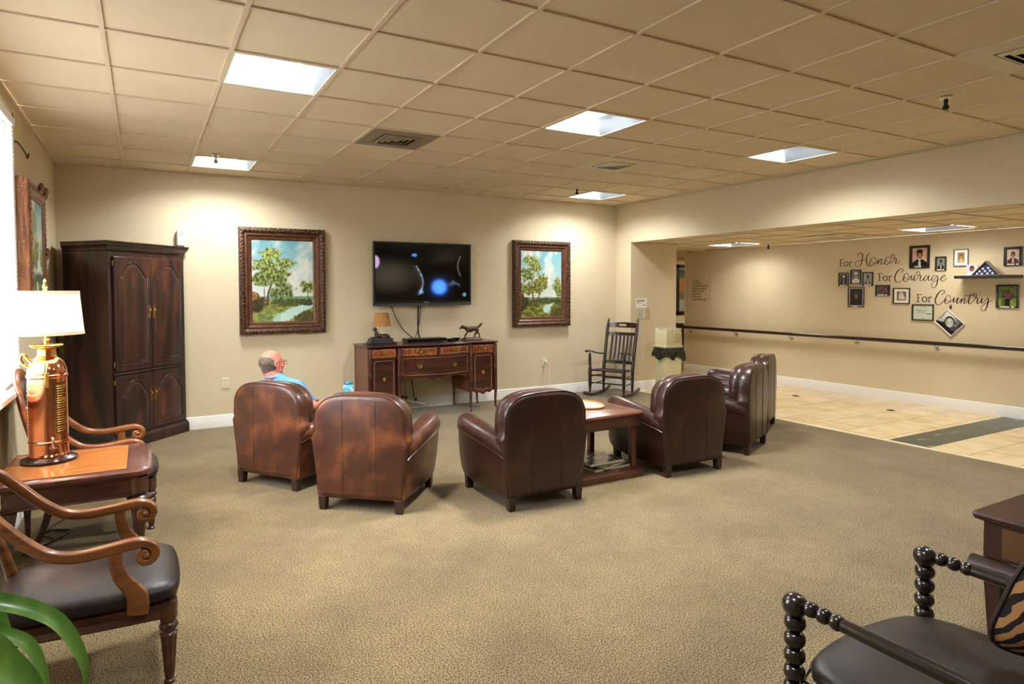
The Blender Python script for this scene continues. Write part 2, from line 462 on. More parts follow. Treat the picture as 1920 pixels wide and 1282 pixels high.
# troffers -----------------------------------------------------------------
lens_m = pmat('light_lens', (1, 1, 1, 1), 0.4, emit=((0.90, 0.97, 1.0, 1), 8.0))
refl_m = pmat('light_reflector', rgb(120, 124, 128), 0.5)
def make_light():
    t = thing('ceiling_light', 'x', 'ceiling light', group='square lights set in the ceiling grid')
    h = T / 2
    o, i_ = h - .012, h - .022
    m = M()
    m.loft([[(-o, -o, -.003), (o, -o, -.003), (o, o, -.003), (-o, o, -.003)], [(-i_, -i_, -.003), (i_, -i_, -.003), (i_, i_, -.003), (-i_, i_, -.003)],
            [(-i_, -i_, .006), (i_, -i_, .006), (i_, i_, .006), (-i_, i_, .006)], [(-o, -o, .006), (o, -o, .006), (o, o, .006), (-o, o, .006)]], cap=False, closed=True)
    build('frame', m, grid_m, t)
    a, b, d = i_, .20, .105; c = .15
    for s in (-1, 1):
        m = M(); m.add([(s * a, -a, 0), (s * a, a, 0), (s * c, b, d), (s * c, -b, d), (s * (a + .004), -a, .004), (s * (a + .004), a, .004), (s * (c + .004), b, d + .004), (s * (c + .004), -b, d + .004)],
              [(0, 1, 2, 3), (7, 6, 5, 4), (0, 4, 5, 1), (1, 5, 6, 2), (2, 6, 7, 3), (3, 7, 4, 0)])
        build('end_reflector', m, refl_m, t)
    m = M()
    m.loft([[(x, -a, 0), (x * c / a, -b, d), (x * c / a, b, d), (x, a, 0), (x, a, .006), (x * c / a, b, d + .006), (x * c / a, -b, d + .006), (x, -a, .006)] for x in (-a, a)])
    build('diffuser', m, lens_m, t)
    return t
L0 = make_light()
lab = {(1, 0): 'square ceiling light nearest the armoire corner', (1, 5): 'large bright square ceiling light above the left side, nearest the camera',
       (5, 5): 'bright square ceiling light in the middle of the ceiling', (9, 0): 'square ceiling light nearest the corner above the rocking chair',
       (9, 5): 'square ceiling light near the header over the hall opening'}
LC = (0.93, 0.965, 1.0)
first = True
for c in lights:
    x0, x1, y0, y1 = cell(*c); loc = ((x0 + x1) / 2, (y0 + y1) / 2, HC)
    lb = lab.get(c, 'square ceiling light behind the camera, ' + {1: 'left', 5: 'middle', 9: 'right'}[c[0]] + ' of the row')
    if first: L0.location = loc; L0['label'] = lb; first = False
    else: copy_tree(L0, loc, 0, lb)
    area_lamp('troffer_lamp', (loc[0], loc[1], HC + .098), 0.28, {(1, 0): 38, (9, 0): 36, (9, 5): 36, (5, 5): 90, (1, 5): 66}.get(c, 19), LC, size_y=.38, spread=radians(148))
for c, lb in zip(hl, ['square hall ceiling light at the left, above the directory sign', 'square hall ceiling light at the right, above the wall lettering',
                      'square hall ceiling light beyond the right edge of the view']):
    x0, x1, y0, y1 = hcell(*c); loc = ((x0 + x1) / 2, (y0 + y1) / 2, HS)
    copy_tree(L0, loc, 0, lb, 'square lights set in the hall ceiling')
    area_lamp('troffer_lamp', (loc[0], loc[1], HS + .098), 0.28, 10.5, (1, .95, .87), size_y=.38, spread=radians(140))
area_lamp('lobby_lamp', (11.4, 2.1, HS - .03), 0.6, 14, (1, .86, .66))

# vents ----------------------------------------------------------------------
vent_w = pmat('vent_panel_white', rgb(222, 210, 186), 0.6)
vent_d = pmat('vent_panel_grey', rgb(142, 128, 106), 0.6)
dark = pmat('dark_void', rgb(24, 20, 17), 0.8)
def make_vent(pm, label, loc, group='square air vents in the ceiling'):
    t = thing('ceiling_vent', label, 'air vent', loc, 0, group)
    h = T / 2 - .012; q = .17
    m = M()
    for z in (0,):
        m.loft([[(-h, -h, -.006), (h, -h, -.006), (h, h, -.006), (-h, h, -.006)], [(-q, -q, -.006), (q, -q, -.006), (q, q, -.006), (-q, q, -.006)],
                [(-q, -q, .002), (q, -q, .002), (q, q, .002), (-q, q, .002)], [(-h, -h, -.001), (h, -h, -.001), (h, h, -.001), (-h, h, -.001)]], cap=False, closed=True)
    build('panel', m, pm, t)
    build('opening', M().box(-q, q, -q, q, -.002, 0), dark, t)
    m = M()
    for k in range(4):
        a = q - .012 - k * .042; b = a - .02
        m.loft([[(-a, -a, -.010), (a, -a, -.010), (a, a, -.010), (-a, a, -.010)], [(-b, -b, -.020), (b, -b, -.020), (b, b, -.020), (-b, b, -.020)],
                [(-b + .003, -b + .003, -.018), (b - .003, -b + .003, -.018), (b - .003, b - .003, -.018), (-b + .003, b - .003, -.018)],
                [(-a + .003, -a + .003, -.003), (a - .003, -a + .003, -.003), (a - .003, a - .003, -.003), (-a + .003, a - .003, -.003)]], cap=False, closed=True)
    build('louvre', m, pm, t)
def cc(i, j):
    x0, x1, y0, y1 = cell(i, j); return ((x0 + x1) / 2, (y0 + y1) / 2, HC)
make_vent(vent_d, 'grey panelled air vent in the ceiling above the television', cc(3, 3))
make_vent(vent_w, 'white air vent in the ceiling toward the far right corner', cc(7, 3))
make_vent(vent_w, 'white air vent with dark louvres in the ceiling at the upper right edge', cc(7, 9))
x0, x1, y0, y1 = hcell(0, 3)
make_vent(vent_w, 'air vent in the lower hall ceiling between the two hall lights', ((x0 + x1) / 2 - .1, (y0 + y1) / 2, HS), 'air vents in the hall ceiling')

def sprinkler(loc, label, s=1.0, black=True):
    t = thing('sprinkler', label, 'sprinkler', loc, 0, 'ceiling sprinklers')
    build('escutcheon', M().lathe([(.001, 0), (.038, 0), (.04, -.006), (.03, -.012), (.001, -.012)]), whitep if black else chrome, t)
    k = blackp if black else chrome
    build('head', M().lathe([(.012, -.012), (.014, -.03), (.010, -.045), (.018, -.06), (.022, -.075), (.012, -.085), (.001, -.086)]), k, t)
sprinkler((5.07, -5.52, HC), 'black sprinkler head hanging from the ceiling at upper right')
sprinkler((5.13, -1.18, HC), 'dark sprinkler head just left of the ceiling light above the far corner')
sprinkler((.80, -1.19, HC), 'chrome sprinkler head beside the ceiling light near the armoire', black=False)
sprinkler((8.975, -1.1, HS), 'small sprinkler head in the hall ceiling')

# window -----------------------------------------------------------------------
glass = pmat('window_glass', (1, 1, 1, 1), 0.02, trans=1.0, ior=1.05)
blind_m = pmat('blind_slat', rgb(238, 244, 246), 0.5)
w1 = bpy.data.objects.new('window_1', None); COL.objects.link(w1); w1['kind'] = 'structure'
m = M()
fr = .045
m.box(XL - .13, XL - .03, WY0, WY1, WZ0, WZ0 + fr); m.box(XL - .13, XL - .03, WY0, WY1, WZ1 - fr, WZ1)
for y in (WY0, (WY0 + WY1) / 2 - fr / 2, WY1 - fr): m.box(XL - .13, XL - .03, y, y + fr, WZ0, WZ1)
build('window_frame', m, white_m, w1, bevel=.004)
build('pane', M().box(XL - .09, XL - .085, WY0, WY1, WZ0, WZ1), glass, w1)
m = M()
m.box(XL, XL + .018, WY1 - .02, WY1 + .045, WZ0 - .0, WZ1 + .05); m.box(XL, XL + .018, WY0 - .05, WY0, WZ0, WZ1 + .05)
m.box(XL, XL + .018, WY0 - .05, WY1 + .045, WZ1, WZ1 + .06)
build('casing', m, white_m, w1, bevel=.004)
m = M(); m.box(XL - .03, XL + .10, WY0 - .06, WY1 + .055, WZ0 - .035, WZ0)
build('window_sill', m, white_m, w1, bevel=.006)
build('apron', M().box(XL, XL + .05, WY0 - .05, WY1 + .045, WZ0 - .075, WZ0 - .035), pmat('sill_apron', rgb(122, 92, 64), .5), w1, bevel=.006)
bl = thing('window_blind', 'white horizontal slat blind covering the bright window at left', 'blind', (XL, -3.75, WZ1))
m = M(); n = 62; z = WZ0 - WZ1 + .03
for k in range(n):
    zz = z + (WZ1 - WZ0 - .08) * k / (n - 1)
    m.loft([[(.008, y, zz + .009), (.020, y, zz + .002), (.032, y, zz - .009), (.0325, y, zz - .008), (.0205, y, zz + .003), (.0085, y, zz + .010)] for y in (-1.22, 1.19)])
build('slats', m, blind_m, bl)
build('head_rail', M().box(.003, .04, -1.23, 1.2, -.05, -.005), blind_m, bl, bevel=.004)
build('bottom_rail', M().box(.006, .034, -1.22, 1.19, WZ0 - WZ1 + .004, WZ0 - WZ1 + .02), blind_m, bl, bevel=.003)
m = M()
for y in (-1.1, 0, 1.08): build('ladder_tape', M().box(.036, .038, y - .004, y + .004, WZ0 - WZ1 + .02, -.02), blind_m, bl)
hk = build('wall_hook', M().tube(cr([(.0, 0, -.06), (.004, 0, 0), (.03, .0, .012), (.03, .35, .0), (.03, .42, -.02), (.035, .44, .0), (.04, .41, .01)], 5), .006, 6), vinyl, None, loc=(XL + .004, -2.43, 2.60))
setup(hk, 'thin black wire hook high on the left wall above the window corner', 'hook')
# lobby window
w2 = bpy.data.objects.new('window_2', None); COL.objects.link(w2); w2['kind'] = 'structure'
dkf = pmat('dark_bronze_frame', rgb(32, 26, 24), .4)
m = M()
for (a, b, c, d) in ((LX0, LX1, LZ0, LZ0 + .08), (LX0, LX1, LZ1 - .08, LZ1), (LX0, LX0 + .08, LZ0, LZ1), (LX1 - .08, LX1, LZ0, LZ1), (11.02, 11.17, LZ0, LZ1)):
    m.box(a, b, YW - .02, YW + .1, c, d)
build('window_frame', m, dkf, w2, bevel=.004)
build('pane', M().box(LX0, LX1, YW + .05, YW + .055, LZ0, LZ1), glass, w2)
def lob(u, v):
    if v > .93: return (.95, .97, .95)
    if .45 < v < .75: return (.85 + .1 * fbm(u * 9, v * 14), .55 + .25 * fbm(u * 20, v * 30), .25)
    if v < .28: return (.72, .76, .70)
    return (.55, .53, .36)
raster('poster_board', 2.0, 1.15, 50, 40, lob, pic_m, None, lambda a, b, d: (11.4 + a, YW + .598, 1.57 + b))
setup(bpy.data.objects['poster_board'], 'brightly coloured display seen through the dark framed lobby window', 'poster')
cb = thing('lobby_cabinet', 'dark cabinet with a pale stripe seen behind the trash can through the gap', 'cabinet', (11.2, 2.75, 0))
build('body', M().box(-.35, .35, -.2, .2, 0, .80), pmat('cabinet_dark', rgb(70, 52, 48), .5), cb, bevel=.01)
build('top', M().box(-.38, .38, -.23, .23, .80, .83), white_m, cb, bevel=.004)
build('label_stripe', M().box(-.3, .3, -.206, -.2, .62, .68), pmat('stripe', rgb(190, 160, 180), .5), cb)

# handrail ---------------------------------------------------------------------
hr = thing('handrail', 'long dark brown handrail running along the hall wall', 'handrail', (XH - .08, 0, 0))
pr = [(-.018, -.03), (.016, -.03), (.022, -.012), (.022, .012), (.014, .03), (-.014, .03), (-.022, .018), (-.022, -.018)]
build('rail', M().loft([[(a, y, .852 + b * .8) for a, b in pr] for y in (YF + .2, 1.10)]), pmat('rail_wood', rgb(40, 22, 19), .3, coat=.5), hr)
y = .93
while y > -10.8:
    m = M(); m.lathe([(.001, 0), (.03, 0), (.03, -.01), (.012, -.014), (.001, -.014)], (.079, y, .775), 14, ax='x')
    m.tube(cr([(.07, y, .775), (.03, y, .775), (.0, y, .80), (.0, y, .83)], 4), .008, 8)
    m.box(-.012, .012, y - .03, y + .03, .825, .83)
    build('bracket', m, chrome, hr); y -= 1.08
# ------------------------------------------------------------------ club armchairs
def arc(cx, cz, r, a0, a1, n):
    return [(cx + r * cos(radians(a0 + (a1 - a0) * k / n)), cz + r * sin(radians(a0 + (a1 - a0) * k / n))) for k in range(n + 1)]
def back_outline():
    """right half, bottom to top (x, z)"""
    h = [(.285, .09), (.30, .092), (.312, .11), (.335, .25), (.352, .38), (.364, .47), (.372, .505), (.366, .53), (.352, .55), (.349, .60), (.348, .63)]
    for k in range(1, 13):
        x = .348 * cos(pi / 2 * k / 13) ** .82
        h.append((x, .645 + .192 * (1 - (x / .348) ** 3.6) ** .5))
    return h
def full(h): return [(x, z) for x, z in h] + [(0, h[-1][1] + .001)] + [(-x, z) for x, z in reversed(h)]
def inset(poly, d, c=None):
    out = []; n = len(poly)
    ar_ = sum(poly[i - 1][0] * poly[i][1] - poly[i][0] * poly[i - 1][1] for i in range(n)); sg = 1 if ar_ > 0 else -1
    for i in range(n):
        x, z = poly[i]; px, pz = poly[i - 1]; nx_, nz_ = poly[(i + 1) % n]
        a = Vector((x - px, z - pz)); b = Vector((nx_ - x, nz_ - z))
        if a.length < 1e-7: a = b
        if b.length < 1e-7: b = a
        a.normalize(); b.normalize(); t = a + b
        if t.length < 1e-5: t = b
        t.normalize(); k = 1 / max(.6, a.dot(t))
        out.append((x - t.y * d * k * sg, z + t.x * d * k * sg))
    return out
def make_club(lm, seams=True):
    t = thing('club_armchair', 'x', 'armchair', group='brown leather club armchairs around the television')
    O = full(back_outline())
    # back
    m = M(); loops = []
    for y, d, dz in ((0, .035, 0), (.006, .012, 0), (.02, 0, 0), (.105, 0, 0), (.11, .003, 0)):
        loops.append([(x, y, z + dz) for x, z in inset(O, d)])
    m.loft(loops)
    build('back', m, lm, t, ang=50)
    # pad in front of the shell
    up = [(x, z) for x, z in back_outline() if z > .545]
    pad = full([(.30, .40)] + [(x - .004, z) for x, z in up])
    m = M(); loops = []
    for y, d in ((.11, .004), (.114, .0), (.16, .0), (.185, .008), (.203, .03), (.212, .07)):
        loops.append([(x, y, z) for x, z in inset(pad, d, (0, .62))])
    m.loft(loops)
    build('back_cushion', m, lm, t, ang=60)
    edge = [(x, z) for x, z in O if z > .53]
    m = M(); m.tube([(x, .012, z) for x, z in inset(edge, .004)], .0045, 6)
    build('piping', m, lm, t)
    if seams:
        m = M()
        for x in (-.125, .125):
            m.tube([(x, -.0005, .11), (x, -.001, .5), (x, -.0005, .79)], .0022, 6)
        build('seam', m, lm, t)
    # arms
    for sgn in (1, -1):
        m = M(); loops = []
        st = [(.02, .352, .0, .50), (.06, .362, .0, .515), (.16, .378, .0, .535), (.30, .394, .0, .558), (.45, .404, .0, .578), (.58, .406, .0, .592),
              (.68, .400, .0, .598), (.735, .39, .018, .594), (.765, .376, .045, .582), (.778, .36, .08, .56)]
        for y, xo, ins, zt in st:
            xi = .235
            zt -= ins * .25
            xo_ = xo - ins * .7; xi_ = xi + ins * .55
            xb = min(xo_, .325 + (xo - .352) * .55) 
            zb_ = ins * 1.3 + max(0, y - .5) * .12
            lp = [(xi_, .10 + zb_), (xb - .01, .09 + zb_), (xb, .105 + zb_)]
            lp += [(xb + (xo_ - xb) * .55, .27), (xo_ - .004, zt - .125), (xo_ + .003, zt - .105)]
            r = (xo_ - xi_) / 2 + .004; cx = (xo_ + xi_) / 2 + .002
            lp += [(cx + r * 1.02 * cos(a), zt - .085 + .085 * sin(a)) for a in [radians(q) for q in (5, 25, 45, 65, 85, 105, 125, 145, 165, 185)]]
            lp += [(xi_ + .008, zt - .13), (xi_, .36), (xi_, .22)]
            loops.append([(sgn * x, y, z) for x, z in lp])
        m.loft(loops)
        build('arm', m, lm, t, ang=60)
        m = M(); m.tube([(sgn * (xo - ins * .7 + .003), y, zt - ins * .25 - .113) for y, xo, ins, zt in st[:9]], .0035, 5)
        build('piping', m, lm, t)
    # body, seat cushion
    m = M(); m.box(-.27, .27, .05, .715, .10, .30)
    build('seat_frame', m, lm, t, bevel=.02, bseg=3)
    m = M(); loops = []
    for z, d in ((.285, .012), (.30, 0), (.38, 0), (.405, .012), (.418, .04), (.424, .09)):
        x0, y0, y1 = .238 - d, .19 + d, .745 - d; r = .05
        lp = []
        for cx, cy, a0 in ((x0 - r, y1 - r, 0), (-x0 + r, y1 - r, 90), (-x0 + r, y0 + r, 180), (x0 - r, y0 + r, 270)):
            lp += [(cx + r * cos(radians(a0 + q)), cy + r * sin(radians(a0 + q)), z) for q in (0, 30, 60, 90)]
        loops.append(lp)
    m.loft(loops)
    build('seat_cushion', m, lm, t, ang=60)
    for x in (-.287, .287):
        for y, h in ((.035, 0), (.67, 0)):
            m = M(); x_ = x + (.022 if x > 0 else -.022) * (y > .5)
            m.loft([[(x_ + a * k, y + b * k, z) for a, b in ((-.03, -.03), (.03, -.03), (.03, .03), (-.03, .03))] for k, z in ((.8, 0), (1.0, .10 if y < .5 else .125))])
            build('leg', m, legwood, t, bevel=.003)
    return t
def face(deg): return radians(deg - 90)
def place(loc, ang, first, label, src=None):
    # loc = midpoint between the rear legs, offset to the chair origin (rear face)
    f = Vector((cos(radians(ang)), sin(radians(ang)), 0))
    p = Vector((loc[0], loc[1], 0)) - f * .012
    if first: src.location = p; src.rotation_euler = (0, 0, face(ang)); src['label'] = label
    else: copy_tree(src, p, face(ang), label)
ca = make_club(leather_l)
place((1.001, -2.615), 36.0, True, 'brown leather club armchair with orange rub marks in which the man sits', ca)
place((1.48, -3.55), 50.1, False, 'rubbed brown leather club armchair standing just right of the seated man', ca)
cb_ = make_club(leather)
place((2.714, -4.08), 89, True, 'dark brown leather club armchair seen from behind in the middle, left of the coffee table', cb_)
place((4.272, -4.02), 87.5, False, 'dark brown leather club armchair immediately right of the coffee table', cb_)
place((5.44, -3.73), 114, False, 'club armchair turned left with its pale sheened back edge showing, second from the right', cb_)
place((6.37, -3.17), 120, False, 'rightmost club armchair, mostly hidden behind another, at the carpet edge', cb_)

# ------------------------------------------------------------------ coffee table between the chairs
def rrect(x0, x1, y0, y1, r, n=4):
    lp = []
    for cx, cy, a0 in ((x1 - r, y1 - r, 0), (x0 + r, y1 - r, 90), (x0 + r, y0 + r, 180), (x1 - r, y0 + r, 270)):
        lp += [(cx + r * cos(radians(a0 + 90 * q / n)), cy + r * sin(radians(a0 + 90 * q / n))) for q in range(n + 1)]
    return lp
ct = thing('coffee_table', 'wooden lamp table with lower shelf between two club armchairs, round inlay on top', 'table', (3.505, -3.50, 0), radians(0))
cw = pmat('coffee_wood', rgb(108, 62, 42), .33, c2=rgb(78, 42, 30), scale=(4, 14, 4), coat=.35)
hx, hy = .355, .36
m = M(); m.loft([[(x, y, z) for x, y in rrect(-hx - e, hx + e, -hy - e, hy + e, .05)] for z, e in ((.512, -.012), (.520, .0), (.532, .008), (.545, .004), (.548, -.002))])
build('table_top', m, cw, ct, ang=30)
m = M(); m.box(-hx + .03, hx - .03, -hy + .03, hy - .03, .425, .512)
build('apron', m, cw, ct, bevel=.004)
m = M(); m.tube([(x, y, .43) for x, y in rrect(-hx + .03, hx - .03, -hy + .03, hy - .03, .01, 1)], .007, 6, closed=True)
build('apron_moulding', m, cw, ct)
for x in (-1, 1):
    for y in (-1, 1):
        m = M(); m.box(-.025, .025, -.025, .025, .07, .43)
        build('leg', m.xf(Matrix.Translation((x * (hx - .075), y * (hy - .075), 0))), cw, ct, bevel=.003)
m = M(); m.loft([[(x, y, z) for x, y in rrect(-hx + e, hx - e, -hy + e, hy - e, .03)] for z, e in ((0, .0), (.05, .0), (.065, .01), (.075, .03), (.08, .035))])
build('shelf', m, cw, ct, ang=30)
rg = thing('round_tray', 'pale round woven tray lying on the coffee table', 'tray', (3.57, -3.40, .5505))
build('rim', M().tube([(.145 * cos(a), .20 * sin(a), .008) for a in [2 * pi * k / 40 for k in range(40)]], .010, 6, closed=True), pmat('tray_rim', rgb(170, 128, 76), .5, bump=(90, .5, .004)), rg)
m = M(); m.loft([[(.14 * k * cos(a), .195 * k * sin(a), z) for a in [2 * pi * q / 40 for q in range(40)]] for k, z in ((1, 0), (1, .006))])
build('tray_base', m, pmat('tray_base', rgb(214, 196, 150), .6, c2=rgb(190, 168, 120), scale=(60, 60, 60)), rg)
# magazines on the shelf
def mag(loc, rz, w_, h_, t_, cols, label, kind='magazine'):
    t = thing(kind, label, kind, loc, rz, 'magazines on the coffee table shelf')
    build('pages', M().box(-w_ / 2 + .003, w_ / 2 - .003, -h_ / 2 + .003, h_ / 2 - .003, .001, t_ - .001), pmat('paper_pages', rgb(226, 214, 186), .7), t)
    sd = cols[0][0] * 7
    def fn(u, v):
        n = fbm(u * 4 + sd, v * 5, sd); q = fbm(u * 11, v * 13 + sd, 3)
        c = cols[0] if n < -.05 else cols[1] if n < .12 else cols[2]
        return tuple(min(1, max(0, k + q * .25)) for k in c)
    raster('cover', w_, h_, 24, 32, fn, pic_g, t, lambda a, b, d: (a, b, t_ + .0005))
    build('spine', M().box(-w_ / 2, w_ / 2, -h_ / 2, h_ / 2, -.0005, .001), pmat('magazine_back', rgb(60, 52, 50), .4), t)
mag((3.56, -3.66, .081), .06, .40, .28, .016, [(.30, .30, .30), (.62, .60, .55), (.2, .16, .15)], 'grey magazine at the bottom of the pile on the shelf')
mag((3.58, -3.66, .099), .35, .33, .26, .013, [(.85, .78, .55), (.55, .5, .3), (.3, .25, .2)], 'cream edged magazine in the middle of the pile')
mag((3.54, -3.62, .114), .02, .36, .28, .022, [(.62, .60, .58), (.45, .2, .25), (.25, .22, .2)], 'thick picture magazine on top of the pile, cover showing')

# ------------------------------------------------------------------ sideboard
SX0, SX1, SF = 2.50, 4.26, -0.60
sb = thing('sideboard', 'serpentine mahogany sideboard with brass pulls standing under the television', 'sideboard', (SX0, -.03, 0))
W_ = SX1 - SX0
def fy(x):
    """front line y (local) of the serpentine case"""
    c = W_ / 2; u = abs(x - c) / (W_ / 2)
    if u > .56: return -.545
    return -.545 - .085 * (cos(u / .56 * pi) * .5 + .5) ** .8
top = [(x, fy(x) - .025) for x in [W_ * k / 44 for k in range(45)]]
outl = [(-.02, .0), (-.02, -.565)] + top[1:-1] + [(W_ + .02, -.565), (W_ + .02, 0)]
m = M(); m.prism(outl, .885, .905, 'xy')
build('top', m, mahog, sb, ang=30, bevel=.006)
P1, P2 = .40, W_ - .40
m = M()
m.box(0.0, .025, -.53, 0, .25, .885); m.box(W_ - .025, W_, -.53, 0, .25, .885)
m.box(0, W_, -.02, 0, .45, .885); m.box(.025, P1, -.53, -.02, .25, .27); m.box(P2, W_ - .025, -.53, -.02, .25, .27)
m.box(P1 - .02, P1, -.53, -.02, .27, .885); m.box(P2, P2 + .02, -.53, -.02, .27, .885)
m.box(P1, P2, -.53, -.02, .485, .50)
build('case', m, pmat('sideboard_side', rgb(122, 74, 56), .4, c2=rgb(100, 56, 42), scale=(30, 30, 4), coat=.2), sb)
line_m = pmat('inlay_line', rgb(196, 146, 92), .4)
pull_m = brass
def pull(x, y, z, par, r=.026):
    m = M(); m.lathe([(.001, 0), (.028, -.001), (.026, -.005), (.001, -.007)], (x, y, z), 18, ax='y')
    for v in m.v: v.x = x + (v.x - x) * 1.3
    m.tube([(x + .024 * cos(a), y - .014 - .002 * sin(a), z + .004 + .018 * sin(a)) for a in [pi + pi * k / 10 for k in range(11)]], .003, 6)
    m.tube([(x - .024, y, z + .004), (x - .024, y - .014, z + .004)], .003, 6); m.tube([(x + .024, y, z + .004), (x + .024, y - .014, z + .004)], .003, 6)
    build('pull', m, pull_m, par)
def drawer(xa, xb, za, zb, mm, pulls, pz=None, name='drawer'):
    n = 14; xs = [xa + (xb - xa) * k / n for k in range(n + 1)]
    m = M(); m.loft([[(x, fy(x) - .010, za), (x, fy(x) - .010, zb), (x, fy(x) + .02, zb), (x, fy(x) + .02, za)] for x in xs])
    d = build(name, m, mm, sb, ang=30, bevel=.003)
    m = M(); e = .018
    xx = [xa + e + (xb - xa - 2 * e) * k / n for k in range(n + 1)]
    lp = [(x, fy(x) - .0115, za + e) for x in xx] + [(x, fy(x) - .0115, zb - e) for x in reversed(xx)]
    m.tube(lp, .0022, 4, closed=True)
    build('inlay', m, line_m, d)
    for p in pulls: pull(p, fy(p) - .012, pz or (za + zb) / 2, d)
    return d
drawer(.045, P1 - .045, .755, .865, mahog2, [P1 / 2])
drawer(P2 + .045, W_ - .045, .755, .865, mahog2, [(P2 + W_) / 2])
mid = W_ / 2
drawer(P1 + .015, mid - .02, .765, .868, mahog2, [(P1 + mid) / 2])
drawer(mid + .02, P2 - .015, .765, .868, mahog2, [(P2 + mid) / 2])
drawer(P1 + .015, P2 - .015, .51, .755, mahog, [P1 + .24, P2 - .24], .635)
# skirt
n = 40; m = M(); lo = []
for k in range(n + 1):
    x = P1 + (P2 - P1) * k / n; u = k / n
    zb = .475 - .028 * cos(u * 4 * pi) * (0.6 if .2 < u < .8 else 1) + (.02 if abs(u - .5) < .04 else 0)
    lo.append([(x, fy(x), .515), (x, fy(x) + .022, .515), (x, fy(x) + .022, zb), (x, fy(x), zb)])
m.loft(lo); build('skirt', m, mahog, sb, ang=40)
build('divider', M().box(mid - .02, mid + .02, fy(mid) - .006, fy(mid) + .03, .76, .885), mahog, sb)
build('escutcheon', M().lathe([(.001, 0), (.016, -.001), (.014, -.005), (.001, -.006)], (mid, fy(mid) - .011, .728), 14, ax='y'), brass, sb)
m = M()
for a, b in ((P1 + .005, P2 - .005),):
    xs = [a + (b - a) * k / 30 for k in range(31)]
    m.tube([(x, fy(x) - .012, .759) for x in xs], .006, 6)
m.tube([(.03, -.557, .75), (P1 - .03, -.557, .75)], .006, 6); m.tube([(P2 + .03, -.557, .75), (W_ - .03, -.557, .75)], .006, 6)
build('moulding', m, mahog, sb)
def sdoor(xa, xb):
    y = -.548; m = M()
    zb = [.265, .225, .235, .205, .235, .225, .265]
    xs = [xa + (xb - xa) * k / 6 for k in range(7)]
    bot = cr(list(zip(xs, zb)), 4)
    poly = [(xa, .74)] + bot + [(xb, .74)]
    m.prism(poly, y, y + .03, 'xz'); d = build('door', m, mahog, sb, ang=30, bevel=.003)
    e = .028
    inn = [(xa + e, .70), (xa + e, .29)] + [(xa + e + (x - xa) * (xb - xa - 2 * e) / (xb - xa), z + .05) for x, z in bot[3:-3]] + [(xb - e, .29), (xb - e, .70), (xb - e - .02, .72), (xa + e + .02, .72)]
    build('inlay', M().tube([(x, y - .0015, z) for x, z in inn], .0025, 4, closed=True), line_m, d)
    cx = (xa + xb) / 2
    m = M(); m.lathe([(.001, 0), (.026, -.001), (.024, -.006), (.015, -.004), (.012, -.012), (.001, -.014)], (cx, y, .50), 20, ax='y')
    build('knob', m, brass, d)
sdoor(.05, P1 - .05); sdoor(P2 + .05, W_ - .05)
def sleg(x, y, z1, carved=True, out=0):
    m = M(); pts = [(x, y, z1), (x, y, .5), (x + .004 * out, y - .004, .3), (x + .0, y, .08), (x + .012 * out, y - .008, .03), (x + .035 * out, y - .02, .006), (x + .045 * out, y - .022, .004)]
    rr = [.025, .026, .021, .014, .013, .016, .008]
    q_ = cr([p + (r,) for p, r in zip(pts, rr)], 5)
    m.tube([q[:3] for q in q_], [max(.005, q[3]) for q in q_], 10, up=(1, 0, 0))
    lg = build('leg', m, mahog, sb, ang=45)
    if carved:
        m = M()
        for k in range(20):
            z = z1 - .03 - k * .0155
            m.ell((x - .001 + .004 * sin(k * 2.1), y - .019 - .004 * sin(k * .35), z), (.015, .009, .014), n=8, m=6)
        build('carving', m, pmat('carved_mahogany', rgb(112, 58, 36), .4, c2=rgb(60, 30, 20), scale=(60, 60, 60), coat=.2), lg)
for x, o in ((.02, -1), (P1 - .01, 0), (P2 + .01, 0), (W_ - .02, 1)): sleg(x, -.55 if o else -.56, .875, True, o)
for x in (.03, P1 - .015, P2 + .015, W_ - .03): sleg(x, -.04, .4, False, 0)

